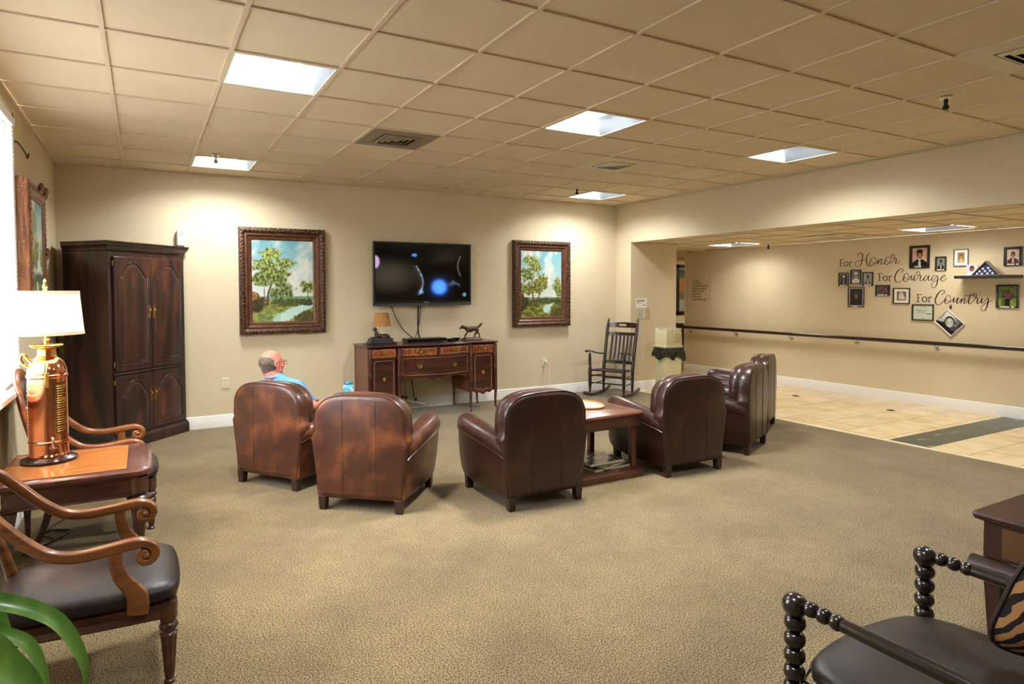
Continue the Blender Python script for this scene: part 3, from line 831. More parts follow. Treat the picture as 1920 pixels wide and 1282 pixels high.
# ------------------------------------------------------------------ television and its neighbours
tv = thing('television', 'flat screen television mounted on the wall above the sideboard', 'television', (3.43, -.10, 1.79))
TW, TH = .695, .413
m = M(); m.box(-TW, TW, 0, .045, -TH, TH)
build('housing', m, blackp, tv, bevel=.006)
build('wall_mount', M().box(-.25, .25, .045, .098, -.2, .2), blackp, tv, bevel=.004)
def scr(u, v):
    x, y = u, v
    c = [.010, .010, .012]
    g = max(0, 1 - ((x - .15) / .35) ** 2 - ((y - .45) / .35) ** 2); c = [c[0] + .20 * g, c[1] + .18 * g, c[2] + .15 * g]
    d = sqrt(((x - .665) / .09) ** 2 + ((y - .245) / .145) ** 2)
    k = 1 / (1 + (d / .95) ** 7); c = [a + b * k for a, b in zip(c, (.26, .50, .86))]
    k2 = max(0, 1 - d / 2.2) * .4; c = [a + b * k2 for a, b in zip(c, (.05, .15, .5))]
    d = sqrt(((x - .40) / .035) ** 2 + ((y - .81) / .035) ** 2)
    if d < 1.2: c = lerp((.16, .50, .80), tuple(c), (d - .6) * 2)
    d = sqrt(((x) / .05) ** 2 + ((y - .68) / .13) ** 2)
    if d < 1: c = lerp((.68, .56, .74), tuple(c), (d - .7) * 3)
    # lit figure on the left
    e = .445 + .045 * sin((y - .1) * 7) 
    if .10 < y < .62:
        q = abs(x - e) / .016; s = max(0, 1 - q) * (0.6 + .8 * fbm(x * 30, y * 16))
        c = [a + b * s for a, b in zip(c, (.6, .66, .8))]
        if e - .07 < x < e: c = [a + .14 * (x - e + .07) / .07 for a in c]
    d = sqrt(((x - .47) / .034) ** 2 + ((y - .16) / .055) ** 2)
    if d < 1: c = lerp((.50, .70, .88), tuple(c), d * .9)
    # arm on the right
    d = sqrt(((x - .80) / .05) ** 2 + ((y - .30) / .06) ** 2)
    if d < 1: c = [a + .25 * (1 - d) for a in c]
    ln = abs((y - .34) - (x - .82) * -.9)
    if .80 < x < .90 and ln < .05: c = [a + b * (1 - ln / .05) for a, b in zip(c, (.18, .26, .34))]
    e = .90 + .03 * sin((y - .8) * 9)
    if .45 < y < .82 and abs(x - e) < .012: c = [a + .38 * (1 - abs(x - e) / .012) for a in c]
    d = sqrt(((x - .945) / .020) ** 2 + ((y - .105) / .034) ** 2)
    if d < 1: c = (.35, .60, .72) if (d > .78 or abs(x - .945) < .003 or abs(fbm(x * 60, y * 60)) < .05) else (.10, .24, .34)
    return c
scr_m = pmat('tv_screen', (1, 1, 1, 1), .08, attr='pic', emit=((1, 1, 1, 1), 1.0), spec=.5)
raster('screen', 2 * TW - .05, 2 * TH - .085, 150, 84, scr, scr_m, tv, lambda a, b, d: (a, -.0015, b + .018))
m = M(); m.box(-TW - .002, TW + .002, -.006, .02, -TH - .004, -TH + .028)
m.box(-TW - .002, TW + .002, -.004, .02, TH - .006, TH + .002); m.box(-TW - .003, -TW + .006, -.004, .02, -TH, TH); m.box(TW - .006, TW + .003, -.004, .02, -TH, TH)
build('bezel', m, pmat('tv_trim', rgb(92, 94, 96), .3, .6), tv, bevel=.002)
def text_part(name, body, size, mat_, parent, loc, rot=(pi / 2, 0, 0), align='CENTER', ex=.0005, sx=1.0, bold=0):
    cu = bpy.data.curves.new(name, 'FONT'); cu.body = body; cu.size = size; cu.align_x = align; cu.align_y = 'CENTER'
    cu.extrude = ex; cu.offset = bold; cu.resolution_u = 2
    cu.materials.append(mat_)
    tmp = bpy.data.objects.new(name + '_curve', cu); COL.objects.link(tmp); bpy.context.view_layer.update()
    me = bpy.data.meshes.new_from_object(tmp.evaluated_get(bpy.context.evaluated_depsgraph_get())); bpy.data.objects.remove(tmp)
    o = bpy.data.objects.new(name, me); COL.objects.link(o); o.parent = parent; o.location = loc; o.rotation_euler = rot; o.scale = (sx, 1, 1)
    return o
lg_m = pmat('pale_print', rgb(190, 190, 186), .4)
text_part('lettering', 'SHARP', .026, lg_m, tv, (.03, -.0045, -TH + .040))
build('emblem', M().prism([(-.012, -.006), (.012, -.006), (.012, .008), (0, -.001)], -.008, -.006, 'xz').xf(Matrix.Translation((.03, 0, -TH + .013))), lg_m, tv)
# cords under the television
def cord(pts, r, label, mt=None, name='power_cord', k=8, parent=None):
    o = build(name, M().tube(cr(pts, k), r, 6), mt or vinyl, parent)
    if not parent: setup(o, label, 'cord')
    return o
cord([(2.98, -.06, 1.40), (3.0, -.05, 1.34), (3.08, -.03, 1.18), (3.16, -.05, 1.05), (3.26, -.12, .95), (3.29, -.17, .935)], .006, 'thin black cord slanting from the television down to the cable box')
cord([(3.37, -.04, 1.40), (3.37, -.03, 1.2), (3.37, -.03, 1.05), (3.36, -.1, .96), (3.37, -.17, .935)], .010, 'thick black cord bundle hanging straight down from the television')
cord([(3.40, -.05, 1.40), (3.385, -.045, 1.2), (3.36, -.04, 1.04), (3.31, -.08, .96), (3.30, -.15, .935)], .005, 'thin black cord twisted round the hanging bundle')
cbx = thing('cable_box', 'flat black cable box lying on the sideboard under the television', 'cable box', (3.36, -.27, .906))
build('body', M().box(-.27, .27, -.10, .10, .006, .05), blackp, cbx, bevel=.004)
build('front_panel', M().box(-.262, .262, -.1035, -.10, .012, .044), pmat('gloss_black', rgb(8, 8, 10), .1), cbx)
for x in (-.22, .22): build('foot', M().lathe([(.014, 0), (.014, .007)], (x, -.06, 0), 12), blackp, cbx); build('foot', M().lathe([(.014, 0), (.014, .007)], (x, .06, 0), 12), blackp, cbx)
def dish(x, y, label):
    t = thing('black_dish', label, 'dish', (x, y, .906), 0, 'small black dishes on the sideboard')
    m = M()
    prof = [(.001, 0), (.035, 0), (.04, .006), (.062, .026), (.060, .028), (.036, .010), (.001, .006)]
    m.lathe(prof, n=24)
    for v in m.v: v.x *= 1.1
    build('bowl', m, blackp, t)
dish(3.70, -.33, 'small black dish on the sideboard nearer the cable box'); dish(3.84, -.22, 'small black dish on the sideboard beside the dog statue')

# bronze walking dog -----------------------------------------------------------
dg = thing('dog_statue', 'bronze statue of a walking setter with raised tail on the sideboard', 'statue', (4.02, -.33, .906), radians(8))
m = M(); m.loft([[(x * (1 + .03 * sin(7 * x * 10 + z * 90)), y, z) for x, y in rrect(-.155 + e, .155 - e, -.06 + e, .06 - e, .03)] for z, e in ((0, 0), (.018, .004), (.028, .012), (.034, .03))])
build('base', m, bronze, dg, ang=30)
m = M()
def lim(pts, n=8): m.tube([p[:3] for p in cr(pts, 4)], [q[3] for q in cr(pts, 4)], n)
lim([(-.085, 0, .138, .020), (-.06, 0, .135, .034), (-.02, 0, .133, .037), (.03, 0, .140, .030), (.07, 0, .142, .030), (.09, 0, .140, .022)], 12)   # trunk
lim([(-.065, 0, .145, .030), (-.10, 0, .158, .024), (-.125, 0, .165, .020)], 10)
lim([(-.11, 0, .168, .016), (-.135, 0, .170, .0215), (-.15, 0, .163, .017), (-.175, 0, .150, .011), (-.185, 0, .145, .008)], 10)  # head muzzle
m.ell((-.128, .017, .158), (.010, .006, .018)); m.ell((-.128, -.017, .158), (.010, .006, .018))
lim([(-.065, -.018, .125, .020), (-.09, -.02, .09, .012), (-.105, -.02, .06, .008), (-.125, -.02, .036, .008), (-.14, -.02, .034, .008)])
lim([(-.055, .018, .12, .018), (-.06, .02, .085, .011), (-.09, .02, .06, .008), (-.075, .02, .036, .008)])
lim([(.075, -.018, .13, .026), (.06, -.02, .095, .017), (.035, -.02, .07, .010), (.025, -.02, .036, .008), (.012, -.02, .034, .007)])
lim([(.085, .018, .13, .024), (.09, .02, .095, .016), (.125, .02, .075, .009), (.135, .02, .038, .008), (.122, .02, .034, .007)])
lim([(.085, 0, .15, .012), (.11, 0, .165, .015), (.135, 0, .185, .016), (.155, 0, .205, .009), (.160, 0, .214, .003)])
m.xf(Matrix.Scale(1.08, 4))
build('dog', m, bronze, dg, remesh=.004)
# small lamp with lying dog ------------------------------------------------------
sl = thing('table_lamp', 'small lamp with brown shade and reclining dog base on the left end of the sideboard', 'lamp', (2.74, -.34, .906), radians(-4))
def brx(x0, x1, y, z, r=.02): return [(a, b, z) for a, b in rrect(x0, x1, -y, y, r)]
m = M(); m.loft([brx(-.19, .19, .10, 0), brx(-.19, .19, .10, .014), brx(-.165, .165, .085, .022), brx(-.14, .14, .07, .055), brx(-.15, .15, .075, .062), brx(-.145, .145, .07, .075)])
build('base', m, pmat('lamp_base_black', rgb(30, 26, 25), .35), sl, ang=30)
m = M()
lim([(.12, 0, .088, .016), (.08, 0, .096, .032), (.02, 0, .096, .030), (-.03, 0, .105, .030), (-.055, 0, .125, .026)], 12)
lim([(-.05, 0, .12, .027), (-.06, 0, .155, .019), (-.062, 0, .18, .018)], 10)
lim([(-.05, 0, .19, .016), (-.068, 0, .192, .023), (-.09, 0, .183, .012), (-.105, 0, .178, .009)], 10)
m.ell((-.055, .020, .18), (.010, .006, .018)); m.ell((-.055, -.020, .18), (.010, .006, .018))
for s_ in (-1, 1):
    lim([(-.05, s_ * .022, .10, .014), (-.08, s_ * .024, .085, .010), (-.125, s_ * .022, .083, .008)]); lim([(.08, s_ * .028, .10, .020), (.05, s_ * .035, .084, .011), (.02, s_ * .034, .082, .008)])
lim([(.11, .01, .09, .010), (.13, .03, .083, .007), (.115, .055, .083, .005)])
build('dog_figure', m, pmat('lamp_figure', rgb(58, 36, 28), .45, bump=(80, .3, .003)), sl, remesh=.004)
build('stem', M().tube([(-.02, .02, .08), (-.02, .03, .2), (.03, .01, .235), (.03, 0, .34)], .006, 8), brass, sl)
m = M(); m.lathe([(.112, .225), (.082, .388), (.0805, .388), (.1105, .225)], (.02, 0, 0), 36)
sh = M(); n = 36
sh.loft([[(.02 + r * cos(2 * pi * j / n), r * sin(2 * pi * j / n), z) for j in range(n)] for r, z in ((.112, .225), (.084, .388), (.082, .388), (.110, .225))], cap=False, closed=True)
build('lamp_shade', sh, pmat('tan_shade', rgb(176, 122, 66), .8, c2=rgb(150, 100, 52), scale=(60, 60, 60), bump=(200, .3, .001)), sl)
# ------------------------------------------------------------------ armoire
ar = thing('armoire', 'tall dark armoire with four arched panel doors standing across the left corner', 'armoire', (-.14, -.78, 0), radians(46.6))
A = [(0, 0), (1.015, 0), (1.015, .03), (.26, .80), (.0, .545)]
def ap(e, z, er=None):
    er = e if er is None else er
    return [(-e, -e, z), (1.015 + er, -e, z), (1.015 + er, .03 - er, z), (.26, .80, z), (-e * .4, .545, z)]
m = M(); m.loft([ap(0, z) for z in (.12, 1.99)]); build('body', m, armo, ar, bevel=.004)
m = M(); m.loft([ap(.028, 0, .01), ap(.028, .095, .01), ap(.018, .11, .006), ap(.012, .125, .004), ap(.0, .13, 0)]); build('plinth', m, armo, ar, ang=25)
m = M(); m.loft([ap(0, 1.965, 0), ap(.012, 1.975, .004), ap(.014, 1.99, .006), ap(.03, 2.01, .012), ap(.05, 2.025, .016), ap(.052, 2.045, .018), ap(.062, 2.05, .02), ap(.062, 2.062, .02)]); build('crown', m, armo, ar, ang=25)
m = M(); m.tube([(.03, -.012, .757), (.955, -.012, .757)], .011, 6); 
for k in range(74): m.ell((.04 + k * .0124, -.022, .757), (.005, .004, .008), n=6, m=4)
build('rope_moulding', m, armo, ar)
def adoor(xa, xb, za, zb, hx_, hz, label=None):
    y = -.024
    d = build('door', M().box(xa, xb, y, 0, za, zb), armo, ar, bevel=.006, bseg=3)
    e = .052; x0, x1, z0 = xa + e, xb - e, za + .055
    zp = zb - .06; zs = zp - .14; c = (xa + xb) / 2
    def ol(e_):
        a0, a1 = x0 + e_, x1 - e_; hw = (a1 - a0) / 2; zz = zs - e_ * .55; hh = (zp - e_) - zz
        half = cr([(a0 + a * hw, zz + b_ * hh) for a, b_ in ((0, 0), (.09, .01), (.19, .10), (.27, .28), (.33, .44), (.44, .55), (.56, .74), (.68, .88), (.84, .97), (1, 1))], 4)
        return [(a1, z0 + e_), (a0, z0 + e_)] + half + [(2 * c - x, z) for x, z in reversed(half[:-1])]
    m = M(); lp = [[(x, y - d_, z) for x, z in ol(e_)] for e_, d_ in ((-.010, -.001), (-.006, .006), (0, .007), (.004, .001), (.010, -.0005), (.016, .001), (.036, .010), (.040, .0105))]
    m.loft(lp, cap=False)
    # flat field: quads between the left and right halves
    k0 = len(m.v) - len(lp[-1]); n_ = len(lp[-1]); L_ = [k0 + 1 + i for i in range((n_ - 1) // 2 + 1)]; R_ = [k0] + [k0 + n_ - 1 - i for i in range((n_ - 1) // 2)]
    for i in range(len(L_) - 1):
        f = [L_[i], L_[i + 1]] + ([R_[i + 1]] if R_[i + 1] != L_[i + 1] else []) + [R_[i]]
        if len(set(f)) > 2: m.f.append(tuple(f)); m.mi.append(0)
    build('raised_panel', m, armo, d, ang=25)
    # brass handle: back plate and bail
    m = M(); 
    S_ = 1.25
    pl = [(0, .062), (.006, .05), (.004, .042), (.011, .034), (.006, .022), (.009, .008), (.009, -.008), (.006, -.022), (.011, -.034), (.004, -.042), (.006, -.05), (0, -.062)]
    m.prism([(hx_ + x * S_, hz + z * S_) for x, z in pl] + [(hx_ - x * S_, hz + z * S_) for x, z in reversed(pl[1:-1])], y - .003, y, 'xz')
    m.tube(cr([(hx_, y, hz + .026), (hx_, y - .018, hz + .022), (hx_, y - .022, hz), (hx_, y - .018, hz - .022), (hx_, y, hz - .026)], 4), .004, 6)
    build('handle', m, brass, d)
adoor(.05, .512, .785, 1.915, .486, 1.36); adoor(.518, .98, .785, 1.915, .544, 1.36)
adoor(.05, .512, .15, .735, .486, .50); adoor(.518, .98, .15, .735, .544, .50)
m = M()
for z in (.2, .68, .86, 1.85): m.tube([(.044, -.012, z - .025), (.044, -.012, z + .025)], .005, 6)
build('hinge', m, brass, ar)

af = thing('air_freshener', 'white wall air freshener dispenser above the armoire', 'air freshener', (.535, -.002, 2.165))
m = M(); m.loft([[(a * k, -y, b * k2) for a, b in rrect(-.042, .042, -.095, .095, .02)] for y, k, k2 in ((0, .95, .98), (.02, 1, 1), (.045, 1, 1), (.062, .9, .95), (.068, .7, .86))])
build('body', m, whitep, af, ang=50)
build('front_cover', M().prism([(-.03, .08), (.03, .08), (.008, .02), (-.002, .012)], -.072, -.066, 'xz'), pmat('pale_grey_plastic', rgb(198, 202, 204), .3), af, bevel=.001)
build('nozzle', M().lathe([(.008, 0), (.006, -.008), (.001, -.009)], (.012, -.066, .045), 10, ax='y'), pmat('grey_plastic', rgb(90, 92, 96), .4), af)

# ------------------------------------------------------------------ paintings
def pframe(t, Wd, Hd, prof, mat_, fr_, name='frame'):
    """prof: list of (distance in from the outer edge, height above the wall)"""
    m = M(); loops = []
    for e, d in prof:
        loops.append([fr_(sx * (Wd / 2 - e), sz * (Hd / 2 - e), d) for sx, sz in ((-1, -1), (1, -1), (1, 1), (-1, 1))])
    m.loft(loops, cap=False, closed=True)
    return m
fr_back = lambda a, b, d: (a, -d, b)
def carved(m, Wd, Hd, e, d, fr_, step=.03, s=(.011, .008)):
    per = []
    for sx0, sz0, sx1, sz1 in ((-1, -1, 1, -1), (1, -1, 1, 1), (1, 1, -1, 1), (-1, 1, -1, -1)):
        x0, z0, x1, z1 = sx0 * (Wd / 2 - e), sz0 * (Hd / 2 - e), sx1 * (Wd / 2 - e), sz1 * (Hd / 2 - e)
        L = sqrt((x1 - x0) ** 2 + (z1 - z0) ** 2); n = int(L / step)
        for k in range(n):
            u = k / n; per.append((x0 + (x1 - x0) * u, z0 + (z1 - z0) * u, k, (x1 - x0) / L, (z1 - z0) / L))
    for x, z, k, tx, tz in per:
        o_ = .006 * (1 if k % 2 else -1)
        c = Vector(fr_(x - tz * o_, z + tx * o_, d)); 
        rr = (s[0] * (1.2 if k % 2 else .8), s[1], s[0] * (1.0 if k % 2 else 1.3))
        if fr_ is not fr_back: rr = (rr[1], rr[0], rr[2])
        m.ell(c, rr, n=8, m=5)
gframe = pmat('carved_frame', rgb(100, 66, 42), .42, .25, c2=rgb(48, 30, 22), scale=(40, 40, 40), lo=.4, hi=.62, bump=(150, .5, .004), c3=rgb(168, 120, 80), scale3=(60, 60, 60), lo3=.6, hi3=.75)
gframe2 = pmat('frame_inner_gilt', rgb(118, 78, 52), .4, .3, c2=rgb(82, 46, 32), scale=(50, 50, 50))
def foliage(u, v, blobs, seed, asp):
    best = -9
    for cx, cy, rx, ry in blobs:
        d = 1 - ((u - cx) / rx) ** 2 - ((v - cy) / ry) ** 2
        best = max(best, d)
    n = fbm(u * 16 * asp + seed, v * 16, seed, 6)
    return best + n * 2.3 + .15
def landscape(trees, seed, hor=.33, river=((.98, .20), (.55, .10), (.30, .02)), bush=True, teal=1.0):
    def fn(u, v):
        asp = .8
        t = (v - hor) / (1 - hor)
        sky = lerp((.84, .86, .80), (.42, .64, .68), t * 1.05)
        cl = fbm(u * 2.6 + seed, v * 3.8 - u * 1.3, seed, 5)
        sky = lerp(sky, (.88, .86, .80), max(0, (cl + .08) * 3.2))
        sky = lerp(sky, (.60, .62, .60), max(0, (cl - .20) * 2.5))
        c = sky
        if v < hor + .02 * fbm(u * 8, seed):
            d = (hor - v) / hor
            c = lerp((.62, .66, .42), (.58, .58, .22), d * 2)
            n = fbm(u * 9 + seed, v * 26, seed + 2, 5)
            c = lerp(c, (.28, .32, .12), max(0, min(1, .45 + n * 2.2)))
            if v > hor - .035: c = lerp(c, (.45, .60, .58), .7)
            # river
            for k in range(len(river) - 1):
                (x0, y0, w0), (x1, y1, w1) = river[k], river[k + 1]
                tt = max(0, min(1, ((u - x0) * (x1 - x0) + (v - y0) * (y1 - y0)) / ((x1 - x0) ** 2 + (y1 - y0) ** 2)))
                px, py = x0 + (x1 - x0) * tt, y0 + (y1 - y0) * tt
                dd = sqrt((u - px) ** 2 * .5 + (v - py) ** 2) / (w0 + (w1 - w0) * tt) + fbm(u * 20, v * 30, 5) * .6
                if dd < 1: c = lerp((.74, .86, .80), c, (dd - .6) * 2.5)
            if v < .16 and u < .45 and bush:
                c = lerp(c, (.60, .70, .45), .35)
        # dark undergrowth, red shrub
        for cx, cy, rx, ry, cc_ in ((.02, .22, .22, .13, (.22, .17, .08)), (.98, .03, .30, .12, (.30, .26, .10)), (.62, .24, .30, .05, (.26, .30, .12)), (.9, .24, .12, .05, (.22, .26, .12))):
            d = 1 - ((u - cx) / rx) ** 2 - ((v - cy) / ry) ** 2 + fbm(u * 14, v * 14, seed + 8, 4) * 1.4
            if d > 0: c = lerp(c, lerp(cc_, (.50, .50, .22), max(0, fbm(u * 30, v * 34, 3) * 2)), min(1, d * 3))
        d = .7 - ((u - .02) / .11) ** 2 - ((v - .31) / .08) ** 2 + fbm(u * 18, v * 18, 33) * 1.8
        if d > 0 and bush: c = lerp(c, lerp((.48, .34, .18), (.74, .48, .28), fbm(u * 30, v * 30, 5) * 2 + .5), min(1, d * 2))
        for tr in trees:
            # trunk
            for (x0, y0, w0), (x1, y1, w1) in zip(tr['trunk'][:-1], tr['trunk'][1:]):
                if min(y0, y1) <= v <= max(y0, y1):
                    s = (v - y0) / (y1 - y0); xc = x0 + (x1 - x0) * s; ww = w0 + (w1 - w0) * s
                    if abs(u - xc) < ww: c = lerp((.20, .14, .09), (.48, .38, .26), .5 - (u - xc) / ww * .6)
            f = foliage(u, v, tr['blobs'], seed + tr.get('s', 0), asp)
            if f > 0:
                g = fbm(u * 30 + 4, v * 30, seed + 5, 5) * 1.9 + .48 + (v - tr['mid']) * .9
                k = lerp((.20, .24, .09), tr.get('col', (.70, .74, .38)), g)
                c = lerp(c, k, min(1, f * 2.0))
        return c
    return fn
t1 = [dict(trunk=[(.235, .20, .022), (.26, .36, .016), (.31, .46, .014), (.33, .60, .008)], blobs=[(.30, .83, .16, .09), (.20, .70, .19, .08), (.50, .70, .18, .09), (.34, .60, .24, .10), (.14, .52, .14, .09), (.40, .52, .17, .08)], mid=.62),
      dict(trunk=[(.19, .22, .007), (.20, .42, .006)], blobs=[(.52, .39, .17, .10), (.38, .36, .1, .07)], mid=.4, s=3, col=(.60, .66, .36)),
      dict(trunk=[(.91, .26, .008), (.90, .38, .006)], blobs=[(.88, .43, .10, .08)], mid=.43, s=6)]
t2 = [dict(trunk=[(.33, .16, .022), (.28, .36, .016), (.27, .52, .012), (.30, .70, .008)], blobs=[(.26, .85, .19, .08), (.16, .64, .18, .10), (.36, .76, .15, .08)], mid=.72),
      dict(trunk=[(.36, .18, .018), (.48, .40, .010)], blobs=[(.50, .52, .18, .13), (.36, .44, .20, .10), (.22, .42, .14, .08)], mid=.47, s=3, col=(.68, .66, .28)),
      dict(trunk=[(.91, .28, .008), (.90, .45, .006)], blobs=[(.90, .47, .12, .12), (.97, .38, .08, .08)], mid=.45, s=6),
      dict(trunk=[(.02, .28, .008), (.02, .40, .006)], blobs=[(.03, .42, .12, .10)], mid=.42, s=9)]
def painting(loc, Wd, Hd, fn, label, grp='landscape paintings flanking the television'):
    t = thing('framed_painting', label, 'painting', loc, 0, grp)
    prof = [(0, 0), (0, .045), (.008, .062), (.035, .072), (.055, .060), (.066, .045), (.085, .050), (.095, .040), (.112, .028), (.118, .034), (.130, .030), (.145, .016), (.145, 0)]
    m = pframe(t, Wd, Hd, prof[:6] + [(.066, 0)], gframe, fr_back)
    carved(m, Wd, Hd, .034, .066, fr_back, .022, (.012, .010))
    carved(m, Wd, Hd, .012, .060, fr_back, .028, (.008, .006))
    build('outer_frame', m, gframe, t, ang=35)
    m = pframe(t, Wd, Hd, [(.064, 0)] + prof[5:], gframe2, fr_back)
    carved(m, Wd, Hd, .083, .050, fr_back, .014, (.004, .004))
    build('inner_frame', m, gframe2, t, ang=35)
    raster('canvas', Wd - .28, Hd - .28, 150, 190, fn, pic_m, t, fr_back, .014)
    return t
painting((1.637, -.002, 1.69), 1.0, 1.26, landscape(t1, 3.0, .315, ((.95, .22, .06), (.62, .10, .08), (.42, .02, .09))), 'framed landscape painting with one tall tree, hanging left of the television')
painting((5.345, -.002, 1.665), 1.0, 1.26, landscape(t2, 11.0, .30, ((.55, .27, .015), (.78, .22, .03), (.62, .12, .07), (.75, .05, .05)), bush=False), 'framed landscape painting with leaning birches, hanging right of the television')
# left wall ornate frame
fr_left = lambda a, b, d: (d, a, b)
op = thing('framed_painting', 'ornately carved gilt framed painting on the left wall beside the window', 'painting', (XL + .002, -2.0, 1.87))
Wd, Hd = .88, 1.02
prof = [(0, 0), (0, .07), (.008, .085), (.03, .078), (.04, .09), (.07, .096), (.09, .088), (.10, .080), (.115, .082), (.13, .074), (.13, 0)]
m = pframe(op, Wd, Hd, prof, gframe, fr_left)
carved(m, Wd, Hd, .06, .092, fr_left, .04, (.014, .006))
for sy, sz in ((1, 1), (1, -1), (1, 0), (.35, 1)):
    for k in range(7):
        a = k * .9
        m.ell((.09 + .010 * sin(k), sy * (Wd / 2 - .035) + .045 * cos(a) * (1 - k * .08), sz * (Hd / 2 - .02) + .045 * sin(a) * (1 - k * .08)), (.018, .020, .024), n=8, m=6)
build('carved_frame', m, pmat('gilt_carved', rgb(142, 92, 52), .4, .35, c2=rgb(84, 48, 30), scale=(60, 30, 5), bump=(90, .5, .006), c3=rgb(212, 170, 110), scale3=(45, 45, 45), lo3=.66, hi3=.8), op, ang=35)
raster('canvas', Wd - .26, Hd - .26, 50, 60, landscape(t2, 21.0, .3, ((.5, .2, .05), (.6, .05, .07))), pic_m, op, fr_left, .073)

# ------------------------------------------------------------------ outlets, notices
def outlet(x, z, label):
    t = thing('wall_outlet', label, 'outlet', (x, -.001, z), 0, 'wall outlets on the back wall')
    m = M(); m.loft([[(a * k, -y, b * k) for a, b in rrect(-.04, .04, -.062, .062, .008)] for y, k in ((0, 1), (.004, 1), (.007, .94))])
    build('plate', m, ivory, t, ang=30)
    for dz in (-.026, .026):
        s = build('socket', M().lathe([(.001, -.006), (.017, -.0062), (.017, -.009), (.001, -.009)], (0, 0, dz), 16, ax='y'), ivory, t)
        m = M(); m.box(-.008, -.005, -.0096, -.009, dz - .004, dz + .008); m.box(.005, .008, -.0096, -.009, dz - .004, dz + .008)
        build('slot', m, dark, s)
    return t
outlet(.977, .505, 'ivory wall outlet beside the armoire, nothing plugged in')
outlet(5.39, .505, 'ivory wall outlet with a white plug under the right hand painting')
pl = thing('white_plug_cord', 'white plug and cord hanging down from the outlet to the baseboard', 'cord', (5.41, -.012, .51))
build('plug', M().box(-.018, .018, -.035, 0, -.016, .02), whitep, pl, bevel=.005)
build('cord', M().tube(cr([(0, -.03, 0), (.03, -.05, -.03), (.05, -.05, -.15), (.045, -.04, -.3), (.03, -.045, -.42), (.02, -.03, -.50)], 6), .0045, 6), whitep, pl)
build('cord', M().tube(cr([(-.01, -.02, -.02), (-.03, -.035, -.1), (-.035, -.035, -.3), (-.02, -.035, -.495)], 6), .004, 6), ivory, pl)
# white power strip leaning under the sideboard
ps = thing('power_strip', 'long white power strip leaning against the baseboard under the sideboard', 'power strip', (3.27, -.06, 0))
build('body', M().box(-.19, .19, -.02, .02, -.017, .017).xf(Matrix.Translation((0, 0, .10)) @ Matrix.Rotation(radians(14), 4, 'Y')), whitep, ps, bevel=.005)
for x in (-.15, -.10, .04): build('plug', M().box(x - .012, x + .012, -.018, .012, .0, .045).xf(Matrix.Translation((0, 0, .112)) @ Matrix.Rotation(radians(14), 4, 'Y')), blackp, ps, bevel=.003)
cord([(3.12, -.05, .48), (3.12, -.045, .38), (3.08, -.04, .25), (3.06, -.04, .18)], .009, 'thick black cord hanging below the sideboard toward the power strip, leftmost')
cord([(3.16, -.05, .48), (3.17, -.045, .35), (3.175, -.05, .175)], .004, 'thin cord hanging below the sideboard, middle of three')
cord([(3.25, -.05, .48), (3.27, -.045, .35), (3.30, -.05, .15)], .006, 'black cord hanging below the sideboard, rightmost of three')
def lines(rows, W, H, bg=(.93, .92, .86), ink=(.25, .24, .22)):
    def fn(u, v):
        for (vv, u0, u1, h, k) in rows:
            if abs(v - vv) < h and u0 < u < u1 and fbm(u * 40, vv * 90, 2, 2) > -.22 + k: return ink
        return bg
    return fn
nt_ = thing('paper_notice', 'small white typed paper notice taped to the pier, upper of two', 'notice', (6.995, -.342, 1.365))
raster('sheet', .23, .155, 60, 40, lines([(.78, .08, .8, .035, 0), (.66, .08, .75, .03, 0), (.54, .08, .5, .03, 0), (.28, .6, .95, .03, 0)], 1, 1), pic_m, nt_, fr_back, .0025)
build('backing', M().box(-.116, .116, -.002, 0, -.079, .079), whitep, nt_)
nt_ = thing('document_holder', 'clear holder with a small printed list fixed to the pier, lower of two notices', 'notice', (7.035, -.342, 1.205))
build('holder', M().box(-.135, .135, -.0035, 0, -.085, .085), pmat('clear_holder', rgb(196, 180, 148), .15, spec=.6), nt_, bevel=.001)
raster('list', .165, .145, 40, 40, lines([(.12 + .09 * k, .12, .5 + .4 * ((k * 37) % 10) / 10, .02, .05) for k in range(9)], 1, 1, (.84, .82, .70), (.5, .47, .38)), pic_m, nt_, lambda a, b, d: (a - .045, -d, b), .0042)

# directory lettering on the hall wall
dr = thing('directory_sign', 'small eight line directory lettered on the hall wall near its left end', 'sign', (XH - .001, .70, 1.562))
HL = dict(rot=(pi / 2, 0, -pi / 2))
rows = ['LOUNGE', 'RESTROOMS', 'ARTS & CRAFTS ROOM', 'RELAXATION ROOM', 'BEAUTY SALON', 'ELEVATORS', 'MAIL ROOM', 'COMMUNITY STORE']
sgnm = pmat('sign_letter', rgb(70, 46, 30), .5)
for k, r_ in enumerate(rows):
    z = .186 - k * .0515
    text_part('text_line', '• ' + r_, .036, sgnm, dr, (-.0015, .21, z - .004), (pi / 2, 0, -pi / 2), 'LEFT')
lm_ = M()
for k in range(9): lm_.box(-.0012, 0, -.235, .235, .212 - k * .0515, .2132 - k * .0515)
lm_.box(-.0012, 0, -.236, -.2335, -.2, .213)
build('divider_line', lm_, pmat('sign_line', rgb(120, 84, 56), .5), dr)

